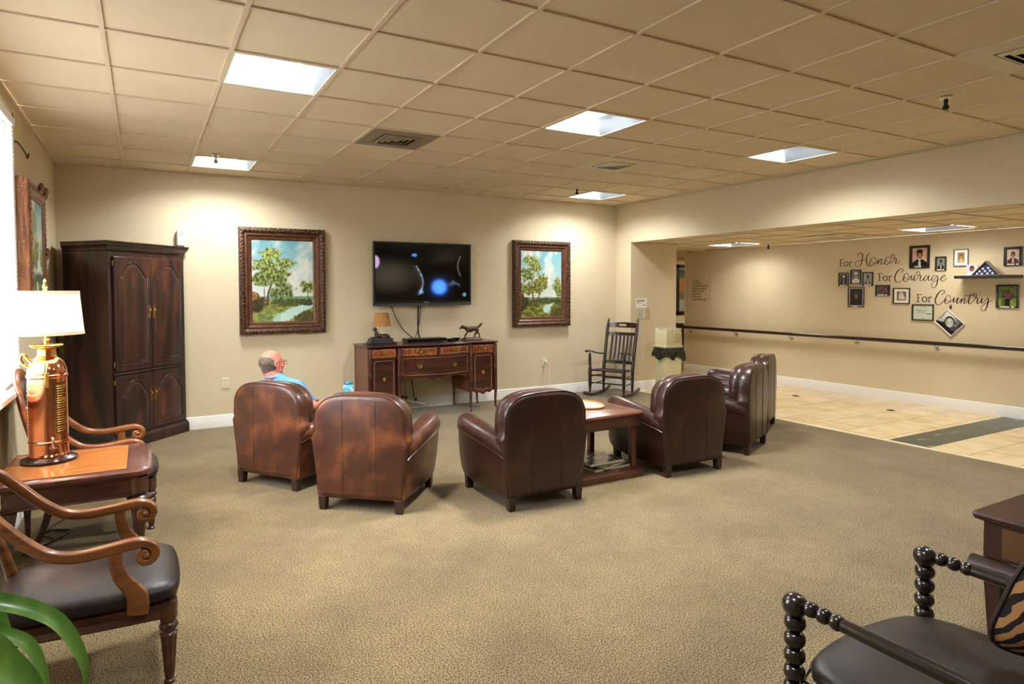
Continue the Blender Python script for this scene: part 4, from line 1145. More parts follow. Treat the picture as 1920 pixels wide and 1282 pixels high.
# ------------------------------------------------------------------ wall lettering  (y, z, half width)
LET=[([[(-2.0314,2.022,0.0045),(-2.0331,1.9174,0.0045)],[(-2.0071,2.0231,0.002),(-2.0757,2.02,0.002),(-2.0769,2.0096,0.002)],[(-2.0322,1.9729,0.002),(-2.0644,1.9716,0.002)],[(-2.0087,1.9183,0.002),(-2.0573,1.9166,0.002)],[(-2.1466,1.9487,0.0045),(-2.1445,1.9357,0.0043),(-2.1383,1.9248,0.004),(-2.1287,1.9178,0.0034),(-2.1173,1.9155,0.0028),(-2.1059,1.9186,0.0035),(-2.096,1.9263,0.004),(-2.0893,1.9377,0.0044),(-2.0868,1.9509,0.0045),(-2.0889,1.964,0.0044),(-2.0952,1.9749,0.004),(-2.1048,1.9819,0.0035),(-2.1162,1.984,0.0028),(-2.1277,1.981,0.0034),(-2.1375,1.9732,0.004),(-2.1441,1.9618,0.0043),(-2.1466,1.9487,0.0045)],[(-2.1737,1.9796,0.0045),(-2.1748,1.9125,0.0045)],[(-2.158,1.9771,0.002),(-2.1737,1.9796,0.002)],[(-2.176,1.962,0.002),(-2.1875,1.9759,0.0022),(-2.1992,1.9806,0.0045),(-2.2072,1.9731,0.0044)],[(-2.159,1.9131,0.002),(-2.1945,1.9118,0.0019)]],[[(-2.2988,2.0432,0.0011),(-2.2957,2.0654,0.0011),(-2.3092,2.0922,0.0017),(-2.3367,2.1017,0.0033),(-2.3619,2.084,0.0049),(-2.3653,2.0455,0.0049),(-2.3579,1.9911,0.0049),(-2.3449,1.9423,0.0044),(-2.3233,1.9101,0.0028),(-2.29,1.9002,0.0017),(-2.2617,1.9178,0.0011),(-2.2556,1.9457,0.0011),(-2.2692,1.9728,0.0011),(-2.2998,1.9853,0.0011),(-2.344,1.9944,0.0011),(-2.4154,1.993,0.0011)],[(-2.4734,2.0945,0.0016),(-2.4519,2.0847,0.0027),(-2.4308,2.0532,0.0044),(-2.4233,2.0101,0.0049),(-2.4268,1.9664,0.0049),(-2.4383,1.9278,0.0044),(-2.4604,1.9053,0.0033),(-2.4874,1.9043,0.0016),(-2.5086,1.9198,0.0011)],[(-2.5525,2.0042,0.0016),(-2.5335,2.024,0.0016),(-2.5015,2.02,0.0022),(-2.4805,1.9912,0.0027),(-2.4704,1.9537,0.0038),(-2.4762,1.9264,0.0033),(-2.5007,1.912,0.0022),(-2.5299,1.9244,0.0016),(-2.5507,1.9559,0.0016),(-2.5553,1.9934,0.0016),(-2.5443,2.0154,0.0016)],[(-2.4804,1.9967,0.0016),(-2.5025,1.9633,0.0022),(-2.535,1.9404,0.0016),(-2.5668,1.9445,0.0011),(-2.595,1.9916,0.0016)],[(-2.5949,2.0023,0.0032),(-2.5929,1.9649,0.0043),(-2.583,1.9251,0.0038)],[(-2.5855,1.9331,0.0011),(-2.6085,1.975,0.0016),(-2.6342,2.0032,0.0021),(-2.6422,1.9949,0.0037),(-2.6325,1.9526,0.0043),(-2.625,1.9289,0.0037),(-2.646,1.9254,0.0016),(-2.6717,1.9457,0.0011)],[(-2.7633,2.0,0.0016),(-2.7425,2.0221,0.0016),(-2.7117,2.0209,0.0026),(-2.6891,1.9875,0.0032),(-2.6794,1.9507,0.0043),(-2.6902,1.9238,0.0032),(-2.7135,1.9176,0.0021),(-2.7441,1.9323,0.0016),(-2.7614,1.9633,0.0016),(-2.7634,1.9948,0.0016)],[(-2.6891,1.9875,0.0016),(-2.7179,1.9598,0.0021),(-2.749,1.9427,0.0016),(-2.7795,1.9467,0.0011)],[(-2.7795,1.9467,0.0011),(-2.8092,1.9875,0.0016),(-2.8186,2.029,0.0016),(-2.8081,2.0531,0.0021),(-2.7852,2.0569,0.0032),(-2.7703,2.0366,0.0032),(-2.7835,2.0123,0.0026),(-2.8191,2.0001,0.0026),(-2.8394,1.9914,0.0042),(-2.8326,1.9498,0.0047),(-2.8304,1.9316,0.0037),(-2.8555,1.9332,0.0016),(-2.8874,1.9606,0.001)]]),([[(-2.6091,1.7924,0.0042),(-2.6109,1.6912,0.0042)],[(-2.5852,1.793,0.0021),(-2.6527,1.7913,0.0021),(-2.6538,1.7812,0.0021)],[(-2.61,1.7448,0.0021),(-2.6417,1.7442,0.0021)],[(-2.587,1.6915,0.0021),(-2.6347,1.6908,0.0021)],[(-2.7224,1.7236,0.0047),(-2.7204,1.711,0.0046),(-2.7142,1.7003,0.0042),(-2.7049,1.6933,0.0036),(-2.6937,1.6909,0.003),(-2.6824,1.6936,0.0036),(-2.6727,1.701,0.0042),(-2.6661,1.7119,0.0046),(-2.6637,1.7246,0.0047),(-2.6657,1.7373,0.0046),(-2.6719,1.7479,0.0042),(-2.6813,1.7549,0.0036),(-2.6925,1.7572,0.003),(-2.7038,1.7545,0.0036),(-2.7134,1.7471,0.0042),(-2.7199,1.7362,0.0046),(-2.7224,1.7236,0.0047)],[(-2.749,1.754,0.0041),(-2.7501,1.6891,0.0041)],[(-2.7335,1.7514,0.0021),(-2.749,1.754,0.0021)],[(-2.7512,1.737,0.0021),(-2.7626,1.7507,0.0023),(-2.774,1.7555,0.0041),(-2.7819,1.7484,0.0041)],[(-2.7346,1.6893,0.0021),(-2.7694,1.6888,0.0021)]],[[(-2.8982,1.8026,0.0012),(-2.9229,1.8106,0.0023),(-2.9335,1.8305,0.0023),(-2.9249,1.8481,0.0023),(-2.9001,1.8517,0.0029),(-2.8673,1.8295,0.0046),(-2.8374,1.7839,0.0058),(-2.8244,1.7317,0.0058),(-2.8336,1.685,0.0047),(-2.8591,1.6625,0.0029),(-2.8896,1.6668,0.0017),(-2.9168,1.6895,0.0012),(-2.9409,1.7237,0.0012)],[(-3.0029,1.7541,0.0017),(-2.9916,1.783,0.0017),(-2.9644,1.7836,0.0023),(-2.9458,1.7553,0.0035),(-2.9382,1.718,0.0046),(-2.9443,1.6833,0.0035),(-2.9663,1.6744,0.0023),(-2.9932,1.6912,0.0017),(-3.0062,1.7225,0.0017),(-3.0072,1.7568,0.0017)],[(-2.9458,1.7553,0.0017),(-2.96,1.7234,0.0023),(-2.993,1.7027,0.0017),(-3.0199,1.7108,0.0011)],[(-3.0199,1.7108,0.0011),(-3.0433,1.756,0.004),(-3.0387,1.7105,0.004),(-3.0471,1.6933,0.0023),(-3.0655,1.71,0.0017),(-3.0886,1.7607,0.0034),(-3.0735,1.7099,0.0046),(-3.0739,1.6871,0.004),(-3.0926,1.6869,0.0017),(-3.1262,1.7316,0.0011)],[(-3.1262,1.7316,0.0011),(-3.1466,1.7651,0.0017),(-3.1407,1.8019,0.0017),(-3.1221,1.8109,0.0023),(-3.1066,1.7915,0.0034),(-3.115,1.7658,0.0023),(-3.1415,1.7567,0.0023),(-3.16,1.7478,0.0045),(-3.1529,1.7085,0.0045),(-3.156,1.6831,0.0034),(-3.1794,1.6884,0.0017),(-3.1997,1.7189,0.0011)],[(-3.2405,1.7489,0.0017),(-3.2225,1.7493,0.0022),(-3.2049,1.7188,0.0039),(-3.2002,1.6908,0.0034),(-3.2134,1.6794,0.0022),(-3.2361,1.7071,0.0017),(-3.256,1.7486,0.0017)],[(-3.2636,1.754,0.0033),(-3.2541,1.7123,0.0045),(-3.2571,1.6872,0.0033),(-3.2776,1.6896,0.0017),(-3.2975,1.7171,0.0011)],[(-3.3425,1.7467,0.0017),(-3.3223,1.7499,0.0022),(-3.3025,1.7226,0.0033),(-3.298,1.6893,0.0033),(-3.3134,1.6807,0.0022),(-3.3382,1.708,0.0017),(-3.3577,1.7464,0.0017)],[(-3.3676,1.7517,0.0028),(-3.3685,1.7048,0.0044),(-3.3644,1.6551,0.005),(-3.3501,1.6111,0.0039),(-3.3278,1.5863,0.0022),(-3.3048,1.5948,0.0011),(-3.2967,1.6226,0.0011),(-3.3088,1.6531,0.0011),(-3.3439,1.6748,0.0011),(-3.3837,1.6935,0.0011),(-3.4132,1.715,0.0011)],[(-3.4132,1.715,0.0011),(-3.4427,1.7281,0.0016),(-3.4596,1.7496,0.0016),(-3.4472,1.7553,0.0022),(-3.4228,1.7367,0.0033),(-3.411,1.704,0.0038),(-3.4164,1.6765,0.0027),(-3.4388,1.6761,0.0016),(-3.463,1.6976,0.0011),(-3.4774,1.7165,0.0011)]]),([[(-3.1293,1.4977,0.0039),(-3.1311,1.3962,0.0039)],[(-3.1055,1.4976,0.0023),(-3.1725,1.4978,0.0022),(-3.1737,1.4877,0.0022)],[(-3.1301,1.45,0.0022),(-3.1616,1.4503,0.0022)],[(-3.1074,1.3959,0.0023),(-3.1548,1.3966,0.0022)],[(-3.2418,1.4319,0.0051),(-3.2398,1.4192,0.0049),(-3.2337,1.4084,0.0045),(-3.2244,1.4011,0.0039),(-3.2133,1.3984,0.0032),(-3.2021,1.4008,0.0039),(-3.1925,1.4079,0.0045),(-3.186,1.4186,0.005),(-3.1835,1.4313,0.0051),(-3.1855,1.4441,0.005),(-3.1917,1.4549,0.0045),(-3.201,1.4622,0.0039),(-3.2121,1.4648,0.0032),(-3.2233,1.4624,0.0039),(-3.2328,1.4553,0.0045),(-3.2393,1.4446,0.0049),(-3.2418,1.4319,0.0051)],[(-3.2681,1.4632,0.0038),(-3.2693,1.3982,0.0038)],[(-3.2528,1.4601,0.0022),(-3.2681,1.4632,0.0022)],[(-3.2704,1.4462,0.0022),(-3.2816,1.4603,0.0025),(-3.293,1.4654,0.0038),(-3.3007,1.4585,0.0038)],[(-3.2539,1.398,0.0022),(-3.2885,1.3985,0.0022)]],[[(-3.4141,1.4988,0.0012),(-3.442,1.5114,0.0019),(-3.4555,1.5393,0.0019),(-3.4384,1.5549,0.0025),(-3.4049,1.5424,0.0037),(-3.3717,1.4987,0.0056),(-3.3471,1.4358,0.0057),(-3.3509,1.3856,0.005),(-3.3742,1.3609,0.0031),(-3.4081,1.3709,0.0019),(-3.4412,1.4057,0.0012),(-3.4602,1.437,0.0012)],[(-3.5264,1.4562,0.0018),(-3.5121,1.4838,0.0019),(-3.4845,1.4775,0.0025),(-3.4657,1.4432,0.0037),(-3.4608,1.406,0.005),(-3.4724,1.3813,0.0031),(-3.4974,1.3848,0.0025),(-3.5245,1.413,0.0018),(-3.5293,1.45,0.0018)],[(-3.4657,1.4432,0.0019),(-3.4856,1.4187,0.0025),(-3.5192,1.4037,0.0019),(-3.5465,1.4133,0.0012)],[(-3.5465,1.4133,0.0012),(-3.5676,1.4565,0.0043),(-3.5603,1.4073,0.0043),(-3.5687,1.3983,0.0025),(-3.59,1.4261,0.0018),(-3.6164,1.46,0.0037),(-3.6012,1.4079,0.0049),(-3.6016,1.3865,0.0043),(-3.6204,1.3929,0.0018),(-3.6491,1.439,0.0012)],[(-3.657,1.4482,0.0036),(-3.6523,1.4147,0.0049),(-3.6448,1.3842,0.0043)],[(-3.6474,1.3903,0.0012),(-3.6705,1.4392,0.0018),(-3.689,1.4515,0.003),(-3.6921,1.4273,0.0048),(-3.6795,1.3908,0.0042),(-3.6982,1.3881,0.0018),(-3.7239,1.4277,0.0012)],[(-3.7563,1.5183,0.003),(-3.7443,1.4641,0.0048),(-3.7322,1.4097,0.0054),(-3.7406,1.3827,0.0036),(-3.7666,1.3952,0.0018),(-3.7971,1.4346,0.0012)],[(-3.6803,1.4848,0.0018),(-3.7281,1.482,0.0024),(-3.8116,1.4915,0.0018)],[(-3.7971,1.4346,0.0012),(-3.8196,1.4766,0.0018),(-3.8165,1.5064,0.0018),(-3.7955,1.5153,0.0024),(-3.7803,1.4943,0.0036),(-3.7964,1.4705,0.0024),(-3.82,1.4587,0.003),(-3.8332,1.4409,0.0048),(-3.8262,1.4051,0.0048),(-3.8343,1.3873,0.0036),(-3.8596,1.4056,0.0018)],[(-3.8596,1.4056,0.0012),(-3.8843,1.4504,0.0041),(-3.8749,1.4117,0.0047),(-3.8804,1.391,0.003),(-3.9054,1.4121,0.0018),(-3.9349,1.4568,0.0018)],[(-3.9474,1.4628,0.0035),(-3.9459,1.4127,0.0053),(-3.9368,1.3595,0.0053),(-3.9201,1.3119,0.0041),(-3.8976,1.2936,0.0024),(-3.8744,1.3048,0.0012),(-3.8763,1.3405,0.0012),(-3.9061,1.3767,0.0012),(-3.946,1.4039,0.0012),(-3.9856,1.4308,0.0012)]])]
XW = XH - .0006
def ribbon(m, st):
    st = cr([tuple(q) for q in st], 7 if len(st) > 2 else 1)
    n = len(st); L_, R_ = [], []
    for i in range(n):
        a, b = st[max(i - 1, 0)], st[min(i + 1, n - 1)]
        ty, tz = b[0] - a[0], b[1] - a[1]; l = sqrt(ty * ty + tz * tz) or 1
        ny, nz = -tz / l, ty / l; h = max(.0034, st[i][2] * 1.35)
        L_.append((st[i][0] + ny * h, st[i][1] + nz * h)); R_.append((st[i][0] - ny * h, st[i][1] - nz * h))
    m.loft([[(XW - .0012, *L_[i]), (XW - .0012, *R_[i]), (XW, *R_[i]), (XW, *L_[i])] for i in range(n)])
for (fo, wd), nm in zip(LET, ('Honor', 'Courage', 'Country')):
    t = thing('wall_lettering', 'black vinyl wall lettering reading For ' + nm, 'lettering', (0, 0, 0), 0, None)
    m = M(); [ribbon(m, s_) for s_ in fo]; build('serif_word', m, vinyl, t, fix=True)
    m = M(); [ribbon(m, s_) for s_ in wd]; build('script_word', m, vinyl, t)
# memorial frames
def portrait(bg, coat, skin=(.72, .52, .42), hair=(.16, .10, .08), hat=None, cx=.5, s=1.0, shirt=(.9, .88, .84), seed=0, bg2=None, cover=0):
    def fn(u, v):
        c = lerp(bg, bg2 or bg, v)
        c = lerp(c, (c[0] * .8, c[1] * .8, c[2] * .8), max(0, fbm(u * 5 + seed, v * 5) * 2))
        x = (u - cx) / s; y = (v - .5) / s
        sw = .36 - max(0, (y + .22)) * 1.1
        if y < -.10 and abs(x) < max(.09, .38 * (1 - max(0, (y + .25)) / .18 * .75)): c = coat
        if y < -.08 and abs(x) < .035 + (-.08 - y) * .1 and y > -.38: c = shirt if abs(x) > .012 else lerp(coat, (.3, .1, .1), .4)
        d = (x / .125) ** 2 + ((y - .07) / .165) ** 2
        if d < 1:
            c = lerp(skin, tuple(k * .55 for k in skin), abs(x) / .12 * .8)
            if abs(abs(x) - .045) < .018 and abs(y - .09) < .012: c = tuple(k * .35 for k in skin)
            if abs(x) < .04 and abs(y + .02) < .010: c = (.5, .25, .22)
            if y > .15: c = hair
        elif (x / .155) ** 2 + ((y - .09) / .19) ** 2 < 1 and y > .02: c = hair
        if hat and ((x / .20) ** 2 + ((y - .225) / .05) ** 2 < 1 or (abs(x) < .12 and .20 < y < .32)): c = hat
        return c
    return fn
def doc(u, v):
    return lines([(.88, .35, .65, .012, 0), (.66, .12, .75, .014, 0), (.55, .22, .62, .02, 0), (.42, .15, .9, .014, 0), (.40, .7, .95, .02, 0), (.1, .4, .6, .01, 0)], 1, 1, (.80, .83, .76), (.30, .32, .30))(u, v)
def outdoors(u, v):
    c = lerp((.28, .38, .12), (.45, .55, .28), fbm(u * 6, v * 6) * 2 + .5)
    if v < .4: c = lerp(c, (.62, .72, .22), .6 if u > .55 or u < .2 else 0)
    if ((u - .52) / .34) ** 2 + ((v - .52) / .26) ** 2 + fbm(u * 9, v * 9) < 1: c = lerp((.20, .16, .14), (.72, .52, .46), fbm(u * 14, v * 14, 3) * 2 + .35)
    if v < .36 and abs(u - .5) < .14: c = (.10, .09, .10)
    return c
def statemap(u, v):
    c = (.50, .40, .30)
    x = u - .5
    if -.28 + max(0, v - .5) * .12 < x < .12 + (.85 - v) * .42 and .12 < v < .9: c = (.84, .80, .72)
    if abs(x + .12) < .03 and abs(v - .72) < .05: c = (.4, .3, .25)
    return c
def group(u, v):
    n = fbm(u * 10, v * 8, 4)
    return (.62, .48, .50) if n > .12 else (.30, .22, .24) if n > -.1 else (.14, .10, .12)
FRAMES=[(-3.018,-3.271,1.853,2.16),(-3.341,-3.473,1.813,1.998),(-3.557,-3.723,1.864,2.081),(-4.104,-4.287,1.849,2.078),(-2.013,-2.165,1.615,1.818),(-2.196,-2.351,1.646,1.859),(-2.374,-2.527,1.618,1.817),(-2.162,-2.402,1.308,1.606),(-2.564,-2.763,1.478,1.63),(-2.809,-3.031,1.365,1.587),(-3.063,-3.333,1.144,1.364),(-4.033,-4.261,1.337,1.621)]
blk = pmat('black_frame', rgb(24, 20, 20), .3, coat=.3)
thin = pmat('grey_thin_frame', rgb(96, 100, 96), .35)
matb = pmat('white_mat', rgb(240, 238, 230), .6)
tag_m = pmat('brass_tag', rgb(210, 208, 196), .4)
FD = [('framed_photo', blk, .035, 0, portrait((.84, .66, .58), (.06, .06, .06), hat=(.10, .07, .06), s=1.35, hair=(.10, .07, .06)), 1, 'large black framed portrait of a person in hat and dark coat'),
      ('framed_photo', blk, .020, 0, portrait((.50, .56, .48), (.10, .10, .10), skin=(.52, .50, .46), hat=(.1, .1, .1), s=1.1), 1, 'small black and white photo in black frame, below right of the large hatted portrait'),
      ('framed_photo', thin, .008, .035, portrait((.62, .52, .30), (.78, .64, .40), skin=(.80, .66, .46), hair=(.45, .36, .22), s=1.2), 0, 'sepia portrait in thin frame with wide white mat above the shelf'),
      ('framed_photo', blk, .030, 0, portrait((.86, .76, .70), (.36, .14, .20), s=1.2), 1, 'black framed portrait in maroon uniform at the far right'),
      ('framed_photo', blk, .016, .006, portrait((.12, .12, .14), (.06, .06, .08), hat=(.85, .84, .80), s=1.15), 1, 'small framed portrait with white cap, leftmost of the row of three'),
      ('framed_photo', blk, .014, 0, portrait((.46, .44, .46), (.86, .86, .80), skin=(.80, .78, .70), hat=(.88, .88, .82), s=1.15, hair=(.3, .3, .3)), 0, 'small framed bright photo of a figure in white, middle of the row of three'),
      ('framed_photo', blk, .018, .004, portrait((.62, .66, .62), (.44, .40, .32), skin=(.60, .52, .40), hat=(.22, .30, .26), s=1.15), 1, 'small framed portrait with green cap, rightmost of the row of three'),
      ('framed_photo', blk, .016, .010, portrait((.10, .08, .07), (.08, .07, .07), s=1.1, skin=(.56, .42, .32), shirt=(.2, .16, .14)), 1, 'tall very dark portrait with inner white line below the row of three'),
      ('framed_photo', blk, .018, 0, group, 1, 'small landscape format group photo in black frame'),
      ('framed_photo', blk, .014, .035, statemap, 0, 'square framed pale cut out shape on brown with white mat'),
      ('framed_certificate', blk, .016, 0, doc, 0, 'black framed white certificate below the word Country'),
      ('framed_photo', blk, .022, 0, outdoors, 1, 'black framed green outdoor photo at the lower right beneath the shelf end')]
def vframe(t, W2, H2, bd, mt, fm, fn, tags, dp=.018, fr_=None, nx=44):
    fr_ = fr_ or (lambda a, b, d: (-d, -a, b))
    m = pframe(t, W2, H2, [(0, 0), (0, dp), (bd * .3, dp + .002), (bd * .8, dp - .002), (bd, dp * .5), (bd, 0)], fm, fr_)
    build('frame', m, fm, t, ang=30)
    if mt:
        m = M(); m.loft([[fr_(a, b, d) for a, b in ((-W2 / 2 + bd, -H2 / 2 + bd), (W2 / 2 - bd, -H2 / 2 + bd), (W2 / 2 - bd, H2 / 2 - bd), (-W2 / 2 + bd, H2 / 2 - bd))] for d in (.001, .005)])
        build('mat', m, matb, t)
    raster('photo', W2 - 2 * (bd + mt), H2 - 2 * (bd + mt), nx, int(nx * 1.2), fn, pic_g, t, fr_, .0065)
    if tags:
        m = M(); z = -H2 / 2 + bd * .6
        for a0, a1 in (((-.3, .12), (.2, .34)) if tags == 1 and W2 < .24 else ((-.22, .12),)):
            m.loft([[fr_(a * W2, z + b, d) for a, b in ((a0, -.010), (a1, -.010), (a1, .008), (a0, .008))] for d in (dp, dp + .003)])
        build('name_tag', m, tag_m, t)
for (ya, yb, za, zb), (nm, fm, bd, mt, fn, tg, lb_) in zip(FRAMES, FD):
    t = thing(nm, lb_, 'picture', (XH - .001, (ya + yb) / 2, (za + zb) / 2), 0, 'memorial frames on the hall wall')
    vframe(t, abs(ya - yb), zb - za, bd, mt, fm, fn, tg)
# tilted picture hung by a corner
dia = thing('framed_photo', 'black and white smiling portrait hung tilted by its corner, like a diamond', 'picture', (XH - .004, -3.525, 1.13), 0, 'memorial frames on the hall wall')
ca_, sa_ = cos(radians(-43)), sin(radians(-43))
# portrait drawn upright for the wall, print itself turned
def dface(u, v):
    x, y = (u - .5) * .27, (v - .5) * .225
    X, Y = x * ca_ - y * sa_, x * sa_ + y * ca_
    X, Y = X, Y - .0
    c = lerp((.12, .12, .12), (.92, .92, .90), .5 + Y * 4 + fbm(X * 12, Y * 12) * .8)
    if Y < -.02 - .3 * X and X < .0: c = (.07, .07, .07)
    X /= 1.5; Y /= 1.5
    d = (X / .034) ** 2 + ((Y - .0) / .042) ** 2
    if d < 1.9 + fbm(X * 70, Y * 70) * 1.2 and Y > -.022: c = lerp((.10, .10, .10), (.42, .42, .42), fbm(X * 90, Y * 90) * 1.6 + .3)
    if d < 1:
        c = (.88, .88, .86)
        if abs(abs(X) - .012) < .0042 and abs(Y - .006) < .0024: c = (.22, .22, .22)
        if abs(X) < .009 and abs(Y + .019 - X * X * 30) < .002: c = (.45, .45, .45)
        c = tuple(k * (1 - min(.35, abs(X) * 9)) for k in c)
        if abs(X) < .003 and -.01 < Y < .004: c = (.6, .6, .6)
    return c
frd = lambda a, b, d: (-d, -(a * ca_ - b * sa_), a * sa_ + b * ca_)
whf = pmat('white_thin_frame', rgb(236, 236, 230), .35)
vframe(dia, .275, .228, .010, 0, whf, dface, 0, .02, frd, 60)
dh = build('adhesive_hook', M().ell((0, 0, 0), (.008, .014, .03)), pmat('dark_hook', rgb(70, 52, 48), .4), None, loc=(XH - .006, -3.532, 1.335))
setup(dh, 'dark oval adhesive hook holding the tilted portrait', 'hook')
# shelf, flag case, photo card
sf = build('wall_shelf', M().box(XH - .205, XH, -4.30, -3.655, 1.70, 1.737), pmat('shelf_dark', rgb(38, 28, 28), .4), None, bevel=.003)
setup(sf, 'dark floating shelf holding the folded flag on the hall wall', 'shelf')
fc = thing('flag_case', 'triangular clear case with folded blue starred flag on the wall shelf', 'flag case', (XH - .13, -3.98, 1.738))
def tri(w_, h_, b=0): return [(-w_ / 2, b), (w_ / 2, b), (0, h_)]
m = M(); m.loft([[(d, -a, z) for a, z in tri(.30 - e, .178 - e * .6, e * .25)] for d, e in ((-.036, .022), (-.045, .018), (-.045, .0), (.04, .0))], cap=False)
m.loft([[(.04, -a, z) for a, z in tri(.30, .178)], [(.038, -a, z) for a, z in tri(.30, .178)]])
build('case_frame', m, pmat('clear_acrylic', rgb(140, 134, 116), .12, spec=.7), fc)
m = M(); m.loft([[(d, -a, z) for a, z in tri(w_, h_, b)] for d, w_, h_, b in ((-.022, .21, .135, .018), (-.034, .235, .15, .011), (-.034, .245, .155, .009), (.03, .25, .158, .009))])
build('folded_flag', m, pmat('flag_blue', rgb(38, 44, 92), .7), fc, bevel=.004)
def starp(cx, cy, r):
    return [(cx + (r if k % 2 == 0 else r * .4) * sin(pi * k / 5), cy + (r if k % 2 == 0 else r * .4) * cos(pi * k / 5)) for k in range(10)]
for (a, b) in ((-.028, .082), (.030, .088), (-.062, .05), (-.005, .052), (.048, .055), (-.088, .022), (-.038, .020), (.022, .022), (.075, .024)):
    m = M(); m.loft([[(d, -x, z) for x, z in starp(a, b, .018)] for d in (-.0365, -.035)])
    build('star', m, matb, fc)
cdp = thing('photo_card', 'unframed portrait photo card leaning behind the flag case', 'photo', (XH - .03, -3.775, 1.738))
raster('print', .125, .135, 30, 34, portrait((.86, .82, .86), (.90, .88, .92), hair=(.35, .12, .14), s=1.5, skin=(.62, .40, .36)), pic_g, cdp, lambda a, b, d: (-d + b * .08, -a, b + .07), .003)
build('card', M().box(-.002, .0, -.063, .063, 0, .137).xf(Matrix.Rotation(radians(4.5), 4, 'Y')), matb, cdp)
# floor sockets in the tile
for x, y, lb_ in ((8.58, -1.90, 'small round brass floor cover in the hall tile, farther from the camera'), (8.64, -3.22, 'small round brass floor cover in the hall tile, nearer the green band')):
    t = thing('floor_socket', lb_, 'floor socket', (x, y, 0.0), 0, 'round floor covers in the hall')
    build('ring', M().lathe([(.001, 0), (.05, 0), (.048, .004), (.04, .005), (.001, .005)], n=20), drain_m, t)
    build('cover', M().lathe([(.001, .005), (.034, .005), (.032, .007), (.001, .007)], n=20), dark, t)
